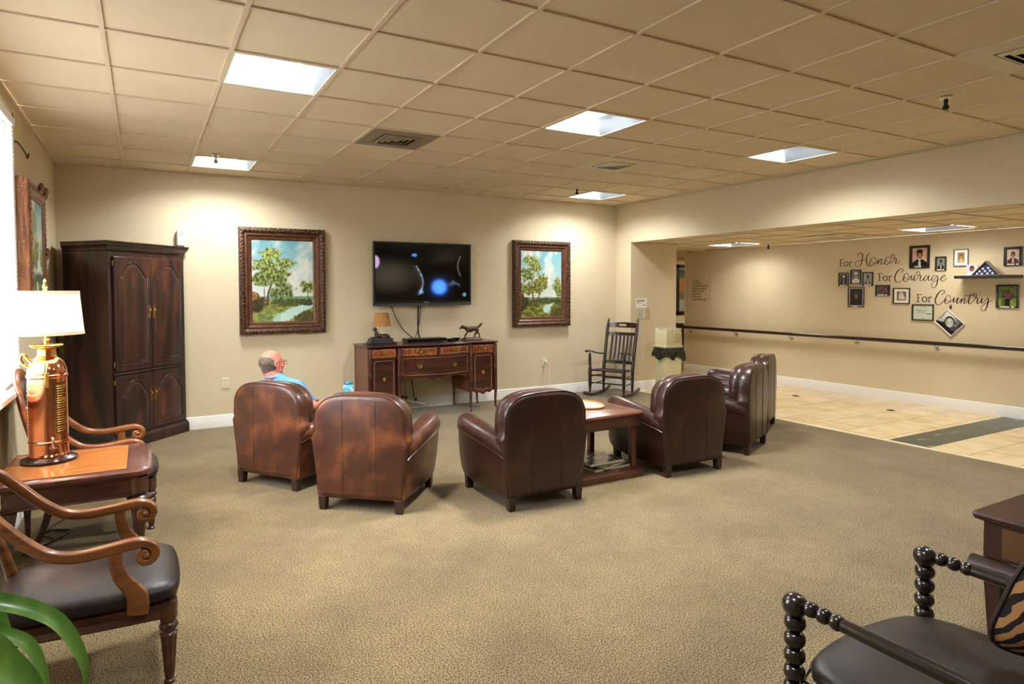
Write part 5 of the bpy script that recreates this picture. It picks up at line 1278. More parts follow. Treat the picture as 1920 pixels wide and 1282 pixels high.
# ------------------------------------------------------------------ carved open armchairs (local front = +Y)
def lpath(m, pts, n=8, up=None, k=4):
    """pts: (x, y, z, rx, ry)"""
    q = cr(pts, k); m.tube([p[:3] for p in q], [(max(.003, p[3]), max(.003, p[4])) for p in q], n, up=up); return m
def make_open(x0=0):
    t = thing('open_armchair', 'x', 'armchair', group='carved wooden armchairs at the left wall')
    # seat
    m = M(); loops = []
    def so(e, z, bulge=0):
        pts = [(-.265 + e, .25 - e), (-.15, .265 - e + bulge), (0, .27 - e + bulge), (.15, .265 - e + bulge), (.265 - e, .25 - e), (.262 - e, .1), (.25 - e, -.1), (.235 - e, -.28), (.225 - e, -.36 + e),
               (0, -.365 + e), (-.225 + e, -.36 + e), (-.235 + e, -.28), (-.25 + e, -.1), (-.262 + e, .1)]
        return [(x, y, z) for x, y in pts]
    for z, e in ((.335, .012), (.345, .0), (.365, -.008), (.385, -.006), (.402, .008), (.414, .04), (.424, .09), (.430, .15)):
        loops.append(so(e, z))
    m.loft(loops); build('seat_cushion', m, dleather, t, ang=80, sub=1)
    m = M(); m.loft([so(.012, .272), so(.008, .278), so(.018, .30), so(.006, .330), so(.02, .337)])
    build('seat_rail', m, brownw, t, ang=25)
    # front legs, turned and fluted
    pr = [(.001, 0), (.016, 0), (.021, .006), (.021, .012), (.015, .018), (.017, .022), (.020, .04), (.026, .12), (.031, .19), (.033, .205), (.026, .212), (.024, .217), (.033, .224), (.036, .234), (.033, .244), (.027, .250), (.029, .256), (.034, .270), (.035, .335), (.001, .335)]
    for sx in (-1, 1):
        m = M(); m.lathe(pr, (sx * .232, .222, 0), 40, flute=8, fd=.16, frange=(.03, .195))
        build('leg', m, brownw, t, ang=30)
        m = M(); lpath(m, [(sx * .205, -.33, .34, .022, .022), (sx * .205, -.34, .22, .020, .022), (sx * .21, -.37, .10, .017, .02), (sx * .215, -.415, 0, .015, .018)], 8, up=(1, 0, 0))
        build('leg', m, brownw, t, ang=50)
        # arm with scroll
        ax = .262
        pts = [(-.455, .860), (-.42, .835), (-.36, .790), (-.31, .735), (-.249, .668), (-.186, .615), (-.137, .592), (-.07, .582), (.016, .588), (.106, .598), (.148, .594), (.176, .574), (.180, .545), (.163, .524), (.138, .524), (.126, .545), (.138, .562), (.152, .552)]
        m = M(); q = cr([(sx * (ax - max(0, -y - .1) * .12), y, z, .026 if k < 11 else .029 if k < 15 else .026, .0215 if k < 10 else .018 if k < 13 else .015) for k, (y, z) in enumerate(pts)], 4)
        m.tube([p[:3] for p in q], [(p[3] * .95, p[4] * .95) for p in q], 16, up=(1, 0, 0), pw=.5)
        m.ell((sx * ax, .150, .550), (.033, .019, .019), n=12)
        build('arm', m, honey, t, ang=40)
        m = M()
        q = cr([(sx * (ax - .002), .046, .578, .018, .024), (sx * (ax), .047, .53, .017, .024), (sx * ax, .062, .475, .017, .026), (sx * ax, .092, .43, .017, .030), (sx * ax, .115, .385, .018, .038), (sx * (ax - .005), .118, .345, .018, .040), (sx * (ax - .008), .115, .318, .016, .038)], 4)
        m.tube([p[:3] for p in q], [(p[3], p[4]) for p in q], 16, up=(1, 0, 0), pw=.5)
        build('arm_support', m, honey, t, ang=40)
    # back frame: leaning oval shield
    def bp_(a):
        x = .245 * cos(a) * (1 + .06 * sin(a)); z = .80 + .265 * sin(a) + .02 * cos(2 * a)
        y = -.372 - max(0, z - .45) * .20 - max(0, z - .95) * .1
        return x, y, z
    N_ = 40
    m = M(); m.tube([bp_(2 * pi * k / N_) for k in range(N_)], [(.030 + .012 * max(0, sin(2 * pi * k / N_)), .019) for k in range(N_)], 10, closed=True)
    build('back_frame', m, honey, t, ang=40)
    for dy, nm in ((.018, 'back_pad'), (-.012, 'back_panel')):
        loops = []
        for s_, o_ in ((.90, 0), (.88, .8), (.78, 1.4), (.5, 2.0), (.05, 2.2)):
            lp = []
            for k in range(N_):
                x, y, z = bp_(2 * pi * k / N_); zc = .80; z2 = zc + (z - zc) * s_
                y2 = -.372 - max(0, z2 - .45) * .20 - max(0, z2 - .95) * .1
                lp.append((x * s_, y2 + dy * o_, z2))
            loops.append(lp)
        m = M(); m.loft(loops); build(nm, m, dleather, t, ang=80)
    for sx in (-1, 1):
        m = M(); lpath(m, [(sx * .205, -.335, .30, .022, .022), (sx * .195, -.352, .42, .022, .022), (sx * .165, -.385, .56, .022, .020), (sx * .15, -.41, .60, .02, .018)], 8, up=(1, 0, 0))
        build('back_post', m, honey, t, ang=50)
    return t
oc = make_open(); oc.location = (0.0, -4.85, 0); oc.rotation_euler = (0, 0, radians(-90))
oc['label'] = 'carved wooden armchair with dark leather seat in the left foreground, beside the plant'
copy_tree(oc, (-.045, -2.945, 0), radians(-90), 'carved wooden armchair mostly hidden behind the copper lamp and its table')

# ------------------------------------------------------------------ end table
et = thing('end_table', 'wooden end table with orange brown inset top and fluted legs under the copper lamp', 'table', (-.175, -3.615, 0))
hx, hy, tz = .355, .355, .60
def oct_(e, z, c=.055):
    x, y = hx - e, hy - e
    return [(x, -y + c, z), (x, y - c, z), (x - c, y, z), (-x, y, z), (-x, -y, z), (x - c, -y, z)]
topm = pmat('dark_top_border', rgb(92, 50, 38), .3, c2=rgb(66, 34, 28), scale=(20, 20, 20), coat=.5)
insm = pmat('orange_inset', rgb(190, 118, 58), .28, c2=rgb(140, 82, 42), scale=(5, 22, 5), coat=.5, lo=.35, hi=.75)
m = M(); m.loft([oct_(.022, .548), oct_(.012, .556), oct_(.0, .566), oct_(-.006, .578), oct_(-.004, .590), oct_(.006, .597), oct_(.014, .600)])
build('top', m, topm, et, ang=28)
m = M(); m.box(-.35, .235, -.31, .31, .595, .6012)
ins = build('inset', m, insm, et)
m = M(); m.tube([(-.34, -.31, .601), (.235, -.31, .601), (.235, .31, .601), (-.34, .31, .601)], .0022, 4, closed=True); m.tube([(-.08, -.31, .6), (-.08, .31, .6)], .0018, 4)
build('inlay', m, pmat('dark_line', rgb(40, 22, 16), .5), et)
m = M(); m.loft([oct_(.035, .455, .05), oct_(.035, .552, .05)]); build('apron', m, brownw, et)
m = M(); m.loft([oct_(.030, .448, .05), oct_(.022, .455, .05), oct_(.030, .462, .05)]); build('apron_moulding', m, brownw, et, ang=25)
pr = [(.001, 0), (.016, 0), (.020, .01), (.016, .02), (.018, .03), (.024, .20), (.040, .36), (.058, .42), (.062, .438), (.040, .450), (.036, .455), (.046, .46), (.050, .50), (.046, .55), (.001, .55)]
for x in (hx - .065, -hx + .06):
    for y in (-hy + .065, hy - .065):
        k = 1.0 if x > 0 else .62
        m = M(); m.lathe([(r * k, z) for r, z in pr], (x, y, 0), 48, flute=12, fd=.16, frange=(.05, .435))
        build('leg', m, brownw, et, ang=30)

# ------------------------------------------------------------------ copper fire extinguisher lamp
cl = thing('table_lamp', 'polished copper fire extinguisher lamp with white shade on the end table', 'lamp', (-.335, -3.50, .6034), radians(0))
build('base', M().lathe([(.001, 0), (.134, 0), (.140, .006), (.138, .014), (.120, .022), (.108, .03), (.001, .03)], n=48), pmat('lamp_base_wood', rgb(46, 28, 26), .25, coat=.6), cl)
B_ = [(.001, .03), (0.0998, .03), (0.1023, .036), (0.0989, .044), (0.0963, .05), (0.0963, .105), (0.1006, .109), (0.1006, .117), (0.0963, .121), (0.0959, .30), (0.0963, .478), (0.1015, .484), (0.1015, .496), (0.0963, .500),
      (0.0980, .504), (0.0963, .520), (0.0894, .550), (0.0757, .575), (0.0550, .592), (0.0482, .596), (.001, .597)]
build('body', M().lathe(B_, n=56), copper, cl, ang=30)
build('neck', M().lathe([(.050, .594), (.053, .600), (.046, .604), (.044, .64), (.050, .646), (.076, .655), (.083, .664), (.079, .668), (.050, .668), (.02, .667), (.001, .667)], n=36), goldb, cl, ang=35)
build('stem', M().lathe([(.012, .667), (.012, .69), (.018, .695), (.009, .70), (.009, .74), (.014, .745), (.014, .76), (.006, .77), (.006, .985), (.001, .985)], n=16), goldb, cl)
build('finial', M().lathe([(.001, .975), (.012, .978), (.008, .985), (.014, .995), (.010, 1.008), (.006, 1.02), (.009, 1.03), (.001, 1.045)], n=16), goldb, cl)
build('handle', M().tube(cr([(-.084, -.02, .545), (-.108, -.02, .56), (-.120, -.02, .59), (-.110, -.02, .615), (-.094, -.02, .60), (-.076, -.02, .575)], 4), .009, 8), goldb, cl)
m = M(); m.tube(cr([(.01, -.099, .50), (.012, -.109, .535), (.012, -.085, .57)], 4), .007, 8); m.box(.0, .020, -.112, -.094, .43, .515)
build('hose_nozzle', m, goldb, cl, bevel=.002)
m = M(); m.tube(cr([(.03, -.092, .075), (.03, -.106, .09), (.03, -.106, .13)], 4), .006, 8); m.ell((.03, -.105, .135), (.009, .009, .012)); m.tube([(.012, -.106, .088), (.048, -.106, .084)], .004, 6)
build('drain_cock', m, chrome, cl)
m = M()
a0, a1 = radians(-62), radians(-22)
for (z0, z1, r_) in ((.16, .455, .0975),):
    n = 10; m.loft([[(rr * cos(a0 + (a1 - a0) * k / n), rr * sin(a0 + (a1 - a0) * k / n), z) for rr, z in ((.095, z0), (r_, z0), (r_, z1), (.095, z1))] for k in range(n + 1)])
pq = build('plaque', m, pmat('brass_plaque', rgb(168, 120, 60), .35, .9, c2=rgb(110, 74, 38), scale=(8, 8, 120), lo=.45, hi=.55), cl)
m = M()
random.seed(4)
for k in range(20):
    z = .175 + k * .0135; b_ = a0 + .06; e_ = a1 - random.uniform(.05, .3)
    m.tube([(.0982 * cos(b_ + (e_ - b_) * q / 6), .0982 * sin(b_ + (e_ - b_) * q / 6), z) for q in range(7)], .0016 if k < 12 else .003, 4)
build('embossed_lines', m, goldb, pq)
m = M(); [m.ell((.0965 * cos(radians(-172)), .0965 * sin(radians(-172)), .13 + k * .0125), (.0032, .0032, .0032), n=6, m=4) for k in range(27)]
build('rivets', m, copper, cl)
shm = bpy.data.materials.new('white_lamp_shade'); shm.use_nodes = True
nt = shm.node_tree; N = nt.nodes; L = nt.links
tr = N.new('ShaderNodeBsdfTranslucent'); tr.inputs[0].default_value = rgb(250, 240, 216)
df = N.new('ShaderNodeBsdfDiffuse'); df.inputs[0].default_value = rgb(246, 240, 226)
mx = N.new('ShaderNodeMixShader'); mx.inputs[0].default_value = .32
L.new(df.outputs[0], mx.inputs[1]); L.new(tr.outputs[0], mx.inputs[2]); L.new(mx.outputs[0], N['Material Output'].inputs['Surface'])
sh = M(); n = 56
sh.loft([[(r * cos(2 * pi * j / n), r * sin(2 * pi * j / n), z) for j in range(n)] for r, z in ((.186, .725), (.165, .972), (.1635, .972), (.1845, .725))], cap=False, closed=True)
so_ = build('lamp_shade', sh, shm, cl)
for z, z2 in ((.724, .742), (.955, .974)): build('shade_trim', M().loft([[((.1865 - (q - .725) * .085 + o) * cos(2 * pi * j / n), (.1865 - (q - .725) * .085 + o) * sin(2 * pi * j / n), q) for j in range(n)] for q, o in ((z, 0), (z, .0015), (z2, .0015), (z2, 0))], cap=False), pmat('shade_trim', rgb(206, 178, 140), .7), so_)
m = M(); [m.tube([(0, 0, .97), (.163 * cos(a), .163 * sin(a), .968)], .002, 5) for a in (0, 2.1, 4.2)]
build('shade_spider', m, goldb, cl)
bulb = M(); bulb.ell((0, 0, .84), (.028, .028, .042)); build('bulb', bulb, pmat('bulb_glow', (1, 1, 1, 1), .5, emit=((1, .80, .55, 1), 8)), cl)
pd = bpy.data.lights.new('lamp_bulb_light', 'POINT'); pd.energy = 14; pd.color = (1, .70, .46); pd.shadow_soft_size = .06
po = bpy.data.objects.new('lamp_bulb_light', pd); COL.objects.link(po); po.location = (-.335 + .07, -3.50 - .03, .6012 + .86)

cord([(-.38, -3.2, .02), (-.30, -3.0, .006), (-.42, -2.86, .005), (-.30, -2.62, .005), (-.18, -2.55, .006), (-.10, -2.72, .005), (-.02, -2.60, .005)], .005, 'black lamp cord looping over the carpet behind the end table')
cord([(-.50, -3.30, .006), (-.48, -3.24, .006), (-.36, -3.12, .006), (-.44, -2.98, .005), (-.40, -2.90, .005), (-.30, -2.95, .005)], .005, 'black cord curling on the carpet near the left baseboard')

# ------------------------------------------------------------------ rocking chair (local front = +Y)
rk = thing('rocking_chair', 'dark wooden slat back rocking chair standing in the far corner', 'rocking chair', (6.27, -.53, 0), radians(205 - 90))
rw = pmat('rocker_wood', rgb(44, 26, 22), .3, c2=rgb(30, 18, 16), scale=(10, 10, 20), coat=.5)
TLT = -.10
def rp(x, y, z): return (x, y, z)
for sx in (-1, 1):
    # rocker runner
    m = M(); pts = [(sx * .245, -.41 + .84 * k / 14, 0) for k in range(15)]
    pts = [(x, y, .012 + .34 * (y - .0) ** 2 * 1.0) for x, y, z in pts]
    m.tube(pts, [(.018, .024)] * 15, 8, up=(1, 0, 0)); build('runner', m, rw, rk)
    m = M(); q = [(sx * .27, .20, .03, .013), (sx * .27, .20, .10, .016), (sx * .27, .20, .16, .025), (sx * .27, .20, .40, .028), (sx * .27, .20, .44, .019), (sx * .275, .198, .56, .022), (sx * .275, .198, .64, .016)]
    m.tube([p[:3] for p in q], [p[3] for p in q], 10); build('front_post', m, rw, rk)
    m = M(); q = [(sx * .235, -.18, .03, .013), (sx * .235, -.18, .12, .020), (sx * .235, -.19, .40, .027), (sx * .235, -.235, .62, .025), (sx * .24, -.32, .95, .024), (sx * .24, -.352, 1.07, .019), (sx * .24, -.357, 1.085, .012), (sx * .24, -.362, 1.10, .020), (sx * .24, -.37, 1.125, .012), (sx * .24, -.372, 1.135, .004)]
    m.tube([p[:3] for p in q], [p[3] for p in q], 10); build('back_post', m, rw, rk)
    m = M(); q = [(sx * .24, -.235, .595), (sx * .25, -.10, .61), (sx * .27, .05, .635), (sx * .285, .16, .665), (sx * .285, .24, .675), (sx * .283, .285, .662)]
    q2 = cr([p + (w_,) for p, w_ in zip(q, (.018, .022, .028, .042, .05, .03))], 4)
    m.tube([p[:3] for p in q2], [(p[3], .012) for p in q2], 8, up=(1, 0, 0)); build('arm', m, rw, rk)
    m = M()
    for z in (.18, .29): m.tube([(sx * .27, .20, z), (sx * .235, -.18, z)], .010, 6)
    m.tube([(sx * .268, .20, .385), (sx * .235, -.185, .365)], .012, 6)
    build('side_stretcher', m, rw, rk)
m = M()
for z in (.20, .31): m.tube([(-.27, .20, z), (.27, .20, z)], .010, 6)
m.tube([(-.235, -.18, .24), (.235, -.18, .24)], .010, 6); m.tube([(-.27, .2, .385), (.27, .2, .385)], .013, 6); m.tube([(-.235, -.19, .36), (.235, -.19, .36)], .012, 6)
build('stretcher', m, rw, rk)
m = M(); m.loft([[(x, y, z + (.385 - .02 * (.2 - y) / .4) - .385) for x, y in ((-.26, .195), (.26, .195), (.228, -.185), (-.228, -.185))] for z in (.378, .396)])
build('seat', m, pmat('woven_seat', rgb(38, 26, 24), .6, c2=rgb(20, 14, 13), scale=(60, 60, 10), bump=(90, .6, .004)), rk, bevel=.006)
def bslat(z, h, crest=0, x1=.23):
    m = M(); n = 12; lo = []
    for k in range(n + 1):
        u = -1 + 2 * k / n; x = u * x1; y = -.19 - (z - .40) * .262 - .030 * (1 - u * u)
        hh = h / 2 + crest * (1 - u * u)
        lo.append([(x, y + .008, z - h / 2), (x, y - .008, z - h / 2), (x, y - .008 - hh * .1, z + hh), (x, y + .008 - hh * .1, z + hh)])
    m.loft(lo); return m
build('crest_rail', bslat(1.03, .07, .012), rw, rk, ang=40); build('back_rail', bslat(.90, .05), rw, rk, ang=40); build('back_rail', bslat(.475, .045), rw, rk, ang=40)
for k in range(6):
    x = -.155 + .062 * k; cv = .03 * (1 - (x / .23) ** 2)
    y0 = -.19 - (.49 - .40) * .262 - cv; y1 = -.19 - (.88 - .40) * .262 - cv
    m = M(); m.tube([(x, y0, .485), (x, (y0 + y1) / 2 - .008, .68), (x, y1, .885)], [(.019, .007)] * 3, 8, up=(1, 0, 0)); build('back_slat', m, rw, rk)
build('plaque', M().box(-.055, .055, -.361, -.353, 1.02, 1.052), pmat('pale_brass', rgb(206, 190, 140), .35, .4), rk)

# ------------------------------------------------------------------ trash can
tc_ = thing('trash_can', 'beige swing lid trash can with black bag folded over its rim beside the pier', 'trash can', (7.06, -.86, 0), radians(-6))
bg_ = pmat('beige_plastic', rgb(206, 196, 152), .45, c2=rgb(198, 186, 142), scale=(2, 2, 3))
m = M(); m.loft([[(x, y, z) for x, y in rrect(-a, a, -a * .8, a * .8, .03)] for a, z in ((.168, 0), (.172, .01), (.185, .66))])
build('body', m, bg_, tc_, ang=40)
m = M(); m.loft([[(x, y, z) for x, y in rrect(-a, a, -a * .8, a * .8, .03)] for a, z in ((.200, .715), (.200, .74), (.190, .745), (.182, .94), (.178, .955), (.15, .96))])
build('lid', m, bg_, tc_, ang=35)
build('flap', M().box(-.005, .155, -.165, -.150, .80, .93), pmat('beige_flap', rgb(186, 170, 120), .4), tc_, bevel=.004)
tc_.scale = (.84, .9, 1)
m = M(); n = 48; loops = []
for z, a, k in ((.725, .196, 0), (.70, .204, .004), (.65, .225, .012), (.60, .236, .018), (.565, .232, .022), (.56, .20, .01), (.60, .19, 0)):
    lp = []
    for j in range(n):
        th = 2 * pi * j / n; q = max(abs(cos(th)), abs(sin(th)) / .82)
        r = a / q * .96 + k * (sin(th * 9 + z * 20) + .7 * sin(th * 17)) * .8
        zz = z + (k * 1.6) * sin(th * 5 + 1) - (.03 if k > .015 and cos(th) > .3 else 0)
        lp.append((r * cos(th), r * sin(th), zz))
    loops.append(lp)
m.loft(loops, cap=False)
build('bag', m, pmat('black_bag', rgb(9, 9, 10), .25, bump=(26, .6, .02), spec=.7), tc_, ang=60)
m = M(); n = 60; m.loft([[((.168 + .012 * sin(j * 2.7) * k) * cos(2 * pi * j / n) / max(abs(cos(2 * pi * j / n)), abs(sin(2 * pi * j / n)) / .8), (.168 + .012 * sin(j * 2.7) * k) * sin(2 * pi * j / n) / max(abs(cos(2 * pi * j / n)), abs(sin(2 * pi * j / n)) / .8), z + .008 * sin(j * 1.9) * k) for j in range(n)] for z, k in ((.955, 0), (.975, 1), (.995, 1), (.990, .3))], cap=False)
build('liner_rim', m, pmat('clear_liner', rgb(214, 206, 180), .15, spec=.8), tc_, ang=30)

# ------------------------------------------------------------------ bead turned armchair in the right foreground
bc = thing('bead_turned_armchair', 'black armchair with bead turned arms and leather seat in the right foreground', 'armchair', (2.2, -6.98, 0), radians(0))
PXL, PXR, PY = -.345, .365, .285
def beads(p0, p1, n, r, m, sq=.8):
    p0, p1 = Vector(p0), Vector(p1); d = p1 - p0; L = d.length / n
    rot = d.to_track_quat('Z', 'Y').to_matrix()
    prof = [(.35 * r + .65 * r * sqrt(max(0, 1 - (2 * k / 8 - 1) ** 2)), L * (k / 8)) for k in range(9)]
    for i in range(n):
        k0 = len(m.v); m.lathe(prof, (0, 0, 0), 16)
        o = p0 + d * (i / n)
        for q in range(k0, len(m.v)): m.v[q] = rot @ m.v[q] + o
for x in (PXL, PXR):
    m = M(); beads((x, PY, .0), (x, PY, .60), 12, .031, m); m.ell((x, PY, .628), (.037, .037, .036))
    build('front_post', m, blackw, bc, ang=50)
    m = M(); xb = x * .99
    beads((x, PY - .032, .636), (x, PY - .150, .634), 3, .023, m)
    m.tube([(x, PY - .148, .634), (x * .98, -.36, .628)], [.019, .021], 12)
    build('arm', m, blackw, bc, ang=50)
    m = M(); lpath(m, [(x * .9, -.33, 0, .018, .018), (x * .9, -.30, .4, .022, .022), (x * .9, -.35, .62, .022, .022), (x * .9, -.42, 1.0, .018, .018)], 8); build('back_post', m, blackw, bc)
def bs(e, z):
    pts = [(-.325 + e, .27 - e), (-.2, .315 - e), (0, .335 - e), (.2, .325 - e), (.34 - e, .285 - e), (.385 - e, .1), (.36 - e, -.1), (.33 - e, -.27 + e), (0, -.28 + e), (-.30 + e, -.27 + e), (-.33 + e, -.1), (-.345 + e, .1)]
    return [(x, y, z + .036) for x, y in pts]
m = M(); m.loft([bs(.012, .355), bs(0, .365), bs(-.004, .385), bs(.006, .402), bs(.03, .412), bs(.09, .42), bs(.16, .424)]); build('seat_cushion', m, dleather, bc, ang=80, sub=1)
m = M(); m.tube([p for p in bs(.0, .362)], .005, 6, closed=True); build('seat_piping', m, blackw, bc)
m = M(); m.loft([bs(.035, .285), bs(.035, .36)]); build('seat_rail', m, blackw, bc, bevel=.004)
m = M()
beads((PXL, PY, .15), (PXR, PY, .15), 12, .022, m); build('stretcher', m, blackw, bc, ang=50)
for z in (.98, .60):
    m = M(); beads((-.29, -.35 - (z - .62) * .19, z), (.31, -.35 - (z - .62) * .19, z), 10, .022, m); build('back_rail', m, blackw, bc, ang=50)
build('back_pad', M().loft([[(x, -.35 - (z - .62) * .19 + d, z) for x, z in rrect(-.27, .29, .64, .94, .05)] for d in (-.015, .0, .015)]), dleather, bc, bevel=.008)
# tiger cushion
tm = bpy.data.materials.new('tiger_fabric'); tm.use_nodes = True
nt = tm.node_tree; N = nt.nodes; L = nt.links; b = N['Principled BSDF']; b.inputs['Roughness'].default_value = .75
tcn = N.new('ShaderNodeTexCoord'); wv = N.new('ShaderNodeTexWave'); wv.bands_direction = 'Z'; wv.inputs['Scale'].default_value = 9; wv.inputs['Distortion'].default_value = 5; wv.inputs['Detail'].default_value = 2; wv.inputs['Detail Scale'].default_value = 1.3
mp = N.new('ShaderNodeMapping'); mp.inputs['Rotation'].default_value = (0, radians(55), 0); L.new(tcn.outputs['Object'], mp.inputs[0]); L.new(mp.outputs[0], wv.inputs['Vector'])
rp_ = N.new('ShaderNodeValToRGB'); rp_.color_ramp.elements[0].position = .42; rp_.color_ramp.elements[0].color = rgb(34, 24, 20); rp_.color_ramp.elements[1].position = .52; rp_.color_ramp.elements[1].color = rgb(188, 138, 88)
L.new(wv.outputs['Fac'], rp_.inputs[0]); L.new(rp_.outputs[0], b.inputs['Base Color'])
tp = thing('cushion', 'tiger striped cushion leaning in the bead turned armchair', 'cushion', (2.43, -7.07, .463), radians(-38))
m = M(); loops = []
H2 = .16
def sqo(s_, d):
    lp = []
    for k in range(40):
        a = 2 * pi * k / 40; q = (abs(cos(a)) ** 5 + abs(sin(a)) ** 5) ** (-1 / 5); lp.append((H2 * s_ * q * cos(a), d, H2 + .005 + H2 * s_ * q * sin(a)))
    return lp
for s_, d in ((.05, -.07), (.4, -.064), (.7, -.045), (.9, -.02), (.985, -.004), (1.0, 0), (.985, .004), (.9, .02), (.7, .045), (.4, .064), (.05, .07)): loops.append(sqo(s_, d))
m.loft(loops); rx = Matrix.Rotation(radians(12), 4, 'X') @ Matrix.Translation((0, 0, .03)) @ Matrix.Rotation(radians(13), 4, 'Y'); m.xf(rx)
build('cover', m, tm, tp, ang=80)
m = M(); m.tube(sqo(1.0, 0), .007, 6, closed=True); m.xf(rx); build('piping', m, pmat('dark_piping', rgb(40, 28, 24), .6), tp)

# ------------------------------------------------------------------ right hand dark table
rt = thing('side_table', 'dark brown wooden table cut by the right edge of the view', 'table', (3.78, -6.92, 0))
dkw = pmat('dark_table_wood', rgb(62, 36, 25), .4, c2=rgb(42, 24, 18), scale=(3, 12, 6), coat=.08, spec=.4)
m = M(); m.loft([[(x, y, z) for x, y in rrect(-.45 - e, .45 + e, -.42 - e, .42 + e, .02)] for z, e in ((.565, -.012), (.572, 0), (.59, .006), (.60, 0))]); build('top', m, dkw, rt, ang=28)
m = M(); m.box(-.42, .42, -.39, .39, .405, .567); build('body', m, dkw, rt, bevel=.003)
m = M(); m.box(-.426, -.42, -.34, .32, .42, .55); build('side_panel', m, pmat('table_panel', rgb(98, 66, 34), .4, c2=rgb(76, 48, 26), scale=(8, 4, 8)), rt, bevel=.002)
for x in (-.37, .37):
    for y in (-.33, .36):
        m = M(); m.loft([[(x + a * w_, y + b * w_, z) for a, b in ((-1, -1), (1, -1), (1, 1), (-1, 1))] for z, w_ in ((0, .018), (.06, .020), (.24, .030), (.30, .034), (.405, .034))])
        lg = build('leg', m, dkw, rt, bevel=.003)
    m = M(); sx = -1 if x < 0 else 1; m.tube([(x + sx * .055, .43, .362), (x + sx * .055, .12, .362)], .042, 16); build('carved_roll', m, dkw, rt, ang=50)

# ------------------------------------------------------------------ plant
pp = thing('potted_plant', 'green arching leaf plant in the bottom left corner', 'plant', (-.33, -6.33, 0))
build('pot', M().lathe([(.001, 0), (.10, 0), (.115, .02), (.14, .26), (.15, .27), (.15, .30), (.135, .30), (.13, .27), (.001, .265)], n=32), pmat('dark_pot', rgb(60, 44, 36), .5), pp)
build('soil', M().lathe([(.001, .266), (.13, .27), (.13, .272), (.001, .28)], n=24), pmat('soil', rgb(44, 32, 24), .95), pp)
build('stem', M().tube([(0, 0, .27), (.01, .01, .5), (-.005, 0, .70), (.0, 0, .80)], .016, 10), pmat('plant_stem', rgb(120, 104, 64), .7), pp)
lfm = pmat('leaf_green', rgb(112, 152, 62), .38, c2=rgb(74, 122, 50), scale=(26, 26, 3), c3=rgb(150, 190, 84), scale3=(5, 5, 5), lo3=.55, hi3=.75, coat=.15)
LEAF=[[(-0.154,-6.25,0.926),(-0.119,-6.25,0.918),(-0.064,-6.25,0.889),(-0.018,-6.25,0.848),(0.015,-6.25,0.783),(0.029,-6.25,0.725),(0.026,-6.25,0.665)],[(-0.136,-6.35,0.924),(-0.103,-6.35,0.896),(-0.065,-6.35,0.869),(-0.044,-6.35,0.828),(-0.03,-6.35,0.763),(-0.029,-6.35,0.718)],[(-0.133,-6.45,0.925),(-0.088,-6.45,0.875),(-0.041,-6.45,0.812),(-0.009,-6.45,0.729)],[(-0.172,-6.2,0.932),(-0.137,-6.2,0.877),(-0.122,-6.2,0.814),(-0.126,-6.2,0.744),(-0.137,-6.2,0.665)]]
def leaf(pts, wd, label=None):
    e_ = Vector(pts[-1]) - Vector(pts[0]); nrm = Vector((e_.x, e_.y, 0)).normalized() * .75 + Vector((0, 0, .65))
    if len(pts) > 6 or e_.x > 0 and abs(e_.y) < .15: nrm = Vector((.25, -.72, .65))
    q = cr([tuple(p) for p in pts], 6); n = len(q); m = M(); loops = []
    for i, p in enumerate(q):
        a, b = Vector(q[max(i - 1, 0)]), Vector(q[min(i + 1, n - 1)]); t = (b - a).normalized()
        s_ = t.cross(nrm); s_.normalize()
        nn = s_.cross(t)
        u = i / (n - 1); w_ = wd * (.5 + .5 * sin(pi / 2 * min(1, u / .45))) * (1 if u < .5 else 1 - ((u - .5) / .5) ** 1.8)
        w_ = max(w_, .0012)
        c = Vector(p)
        loops.append([c - s_ * w_ + nn * w_ * .35, c - s_ * w_ * .5 + nn * w_ * .1, c, c + s_ * w_ * .5 + nn * w_ * .1, c + s_ * w_ + nn * w_ * .35,
                      c + s_ * w_ * .5 + nn * (w_ * .1 - .0012), c - nn * .0014, c - s_ * w_ * .5 + nn * (w_ * .1 - .0012)])
    m.loft(loops); return build('leaf', m, lfm, pp, ang=80)
o_ = Vector((-.33, -6.33, 0))
for L_, w_ in zip(LEAF, (.0185, .014, .036, .016)):
    pts = [Vector((-.33, -6.33, .78)), Vector((-.26, -6.31, .88))] + [Vector(p) for p in L_]
    leaf([tuple(p - o_) for p in pts], w_)
for k in range(6):
    a = 1.9 + k * .5; r = .34 + .05 * (k % 3)
    if cos(a) < 0: r = .24
    leaf([(0, 0, .76 - .02 * (k % 3)), (.3 * r * cos(a), .3 * r * sin(a), .95), (.7 * r * cos(a), .7 * r * sin(a), .98), (r * cos(a), r * sin(a), .86), (1.1 * r * cos(a), 1.1 * r * sin(a), .70 - .03 * (k % 2))], .026)

# ------------------------------------------------------------------ hidden stand and blue jar
sd = thing('accent_table', 'small round table hidden behind the second armchair, carrying the blue jar', 'table', (1.98, -1.55, 0))
build('top', M().lathe([(.001, .495), (.15, .495), (.155, .505), (.15, .515), (.001, .515)], n=32), mahog, sd)
build('pedestal', M().lathe([(.12, 0), (.12, .015), (.04, .03), (.02, .06), (.018, .45), (.04, .495), (.001, .495)], n=20), mahog, sd)
jr = thing('glass_jar', 'small blue and white glass jar standing between the armchair backs', 'jar', (1.98, -1.55, .5155))
m = M(); m.lathe([(.001, 0), (.050, 0), (.056, .008), (.057, .075), (.050, .095), (.042, .103), (.042, .118), (.001, .118)], n=28)
build('body', m, pmat('jar_blue', rgb(96, 184, 214), .12, c2=rgb(232, 244, 250), scale=(16, 16, 12), lo=.48, hi=.56, c3=rgb(28, 110, 160), scale3=(30, 30, 30), lo3=.6, hi3=.7, coat=.8, detail=2), jr)
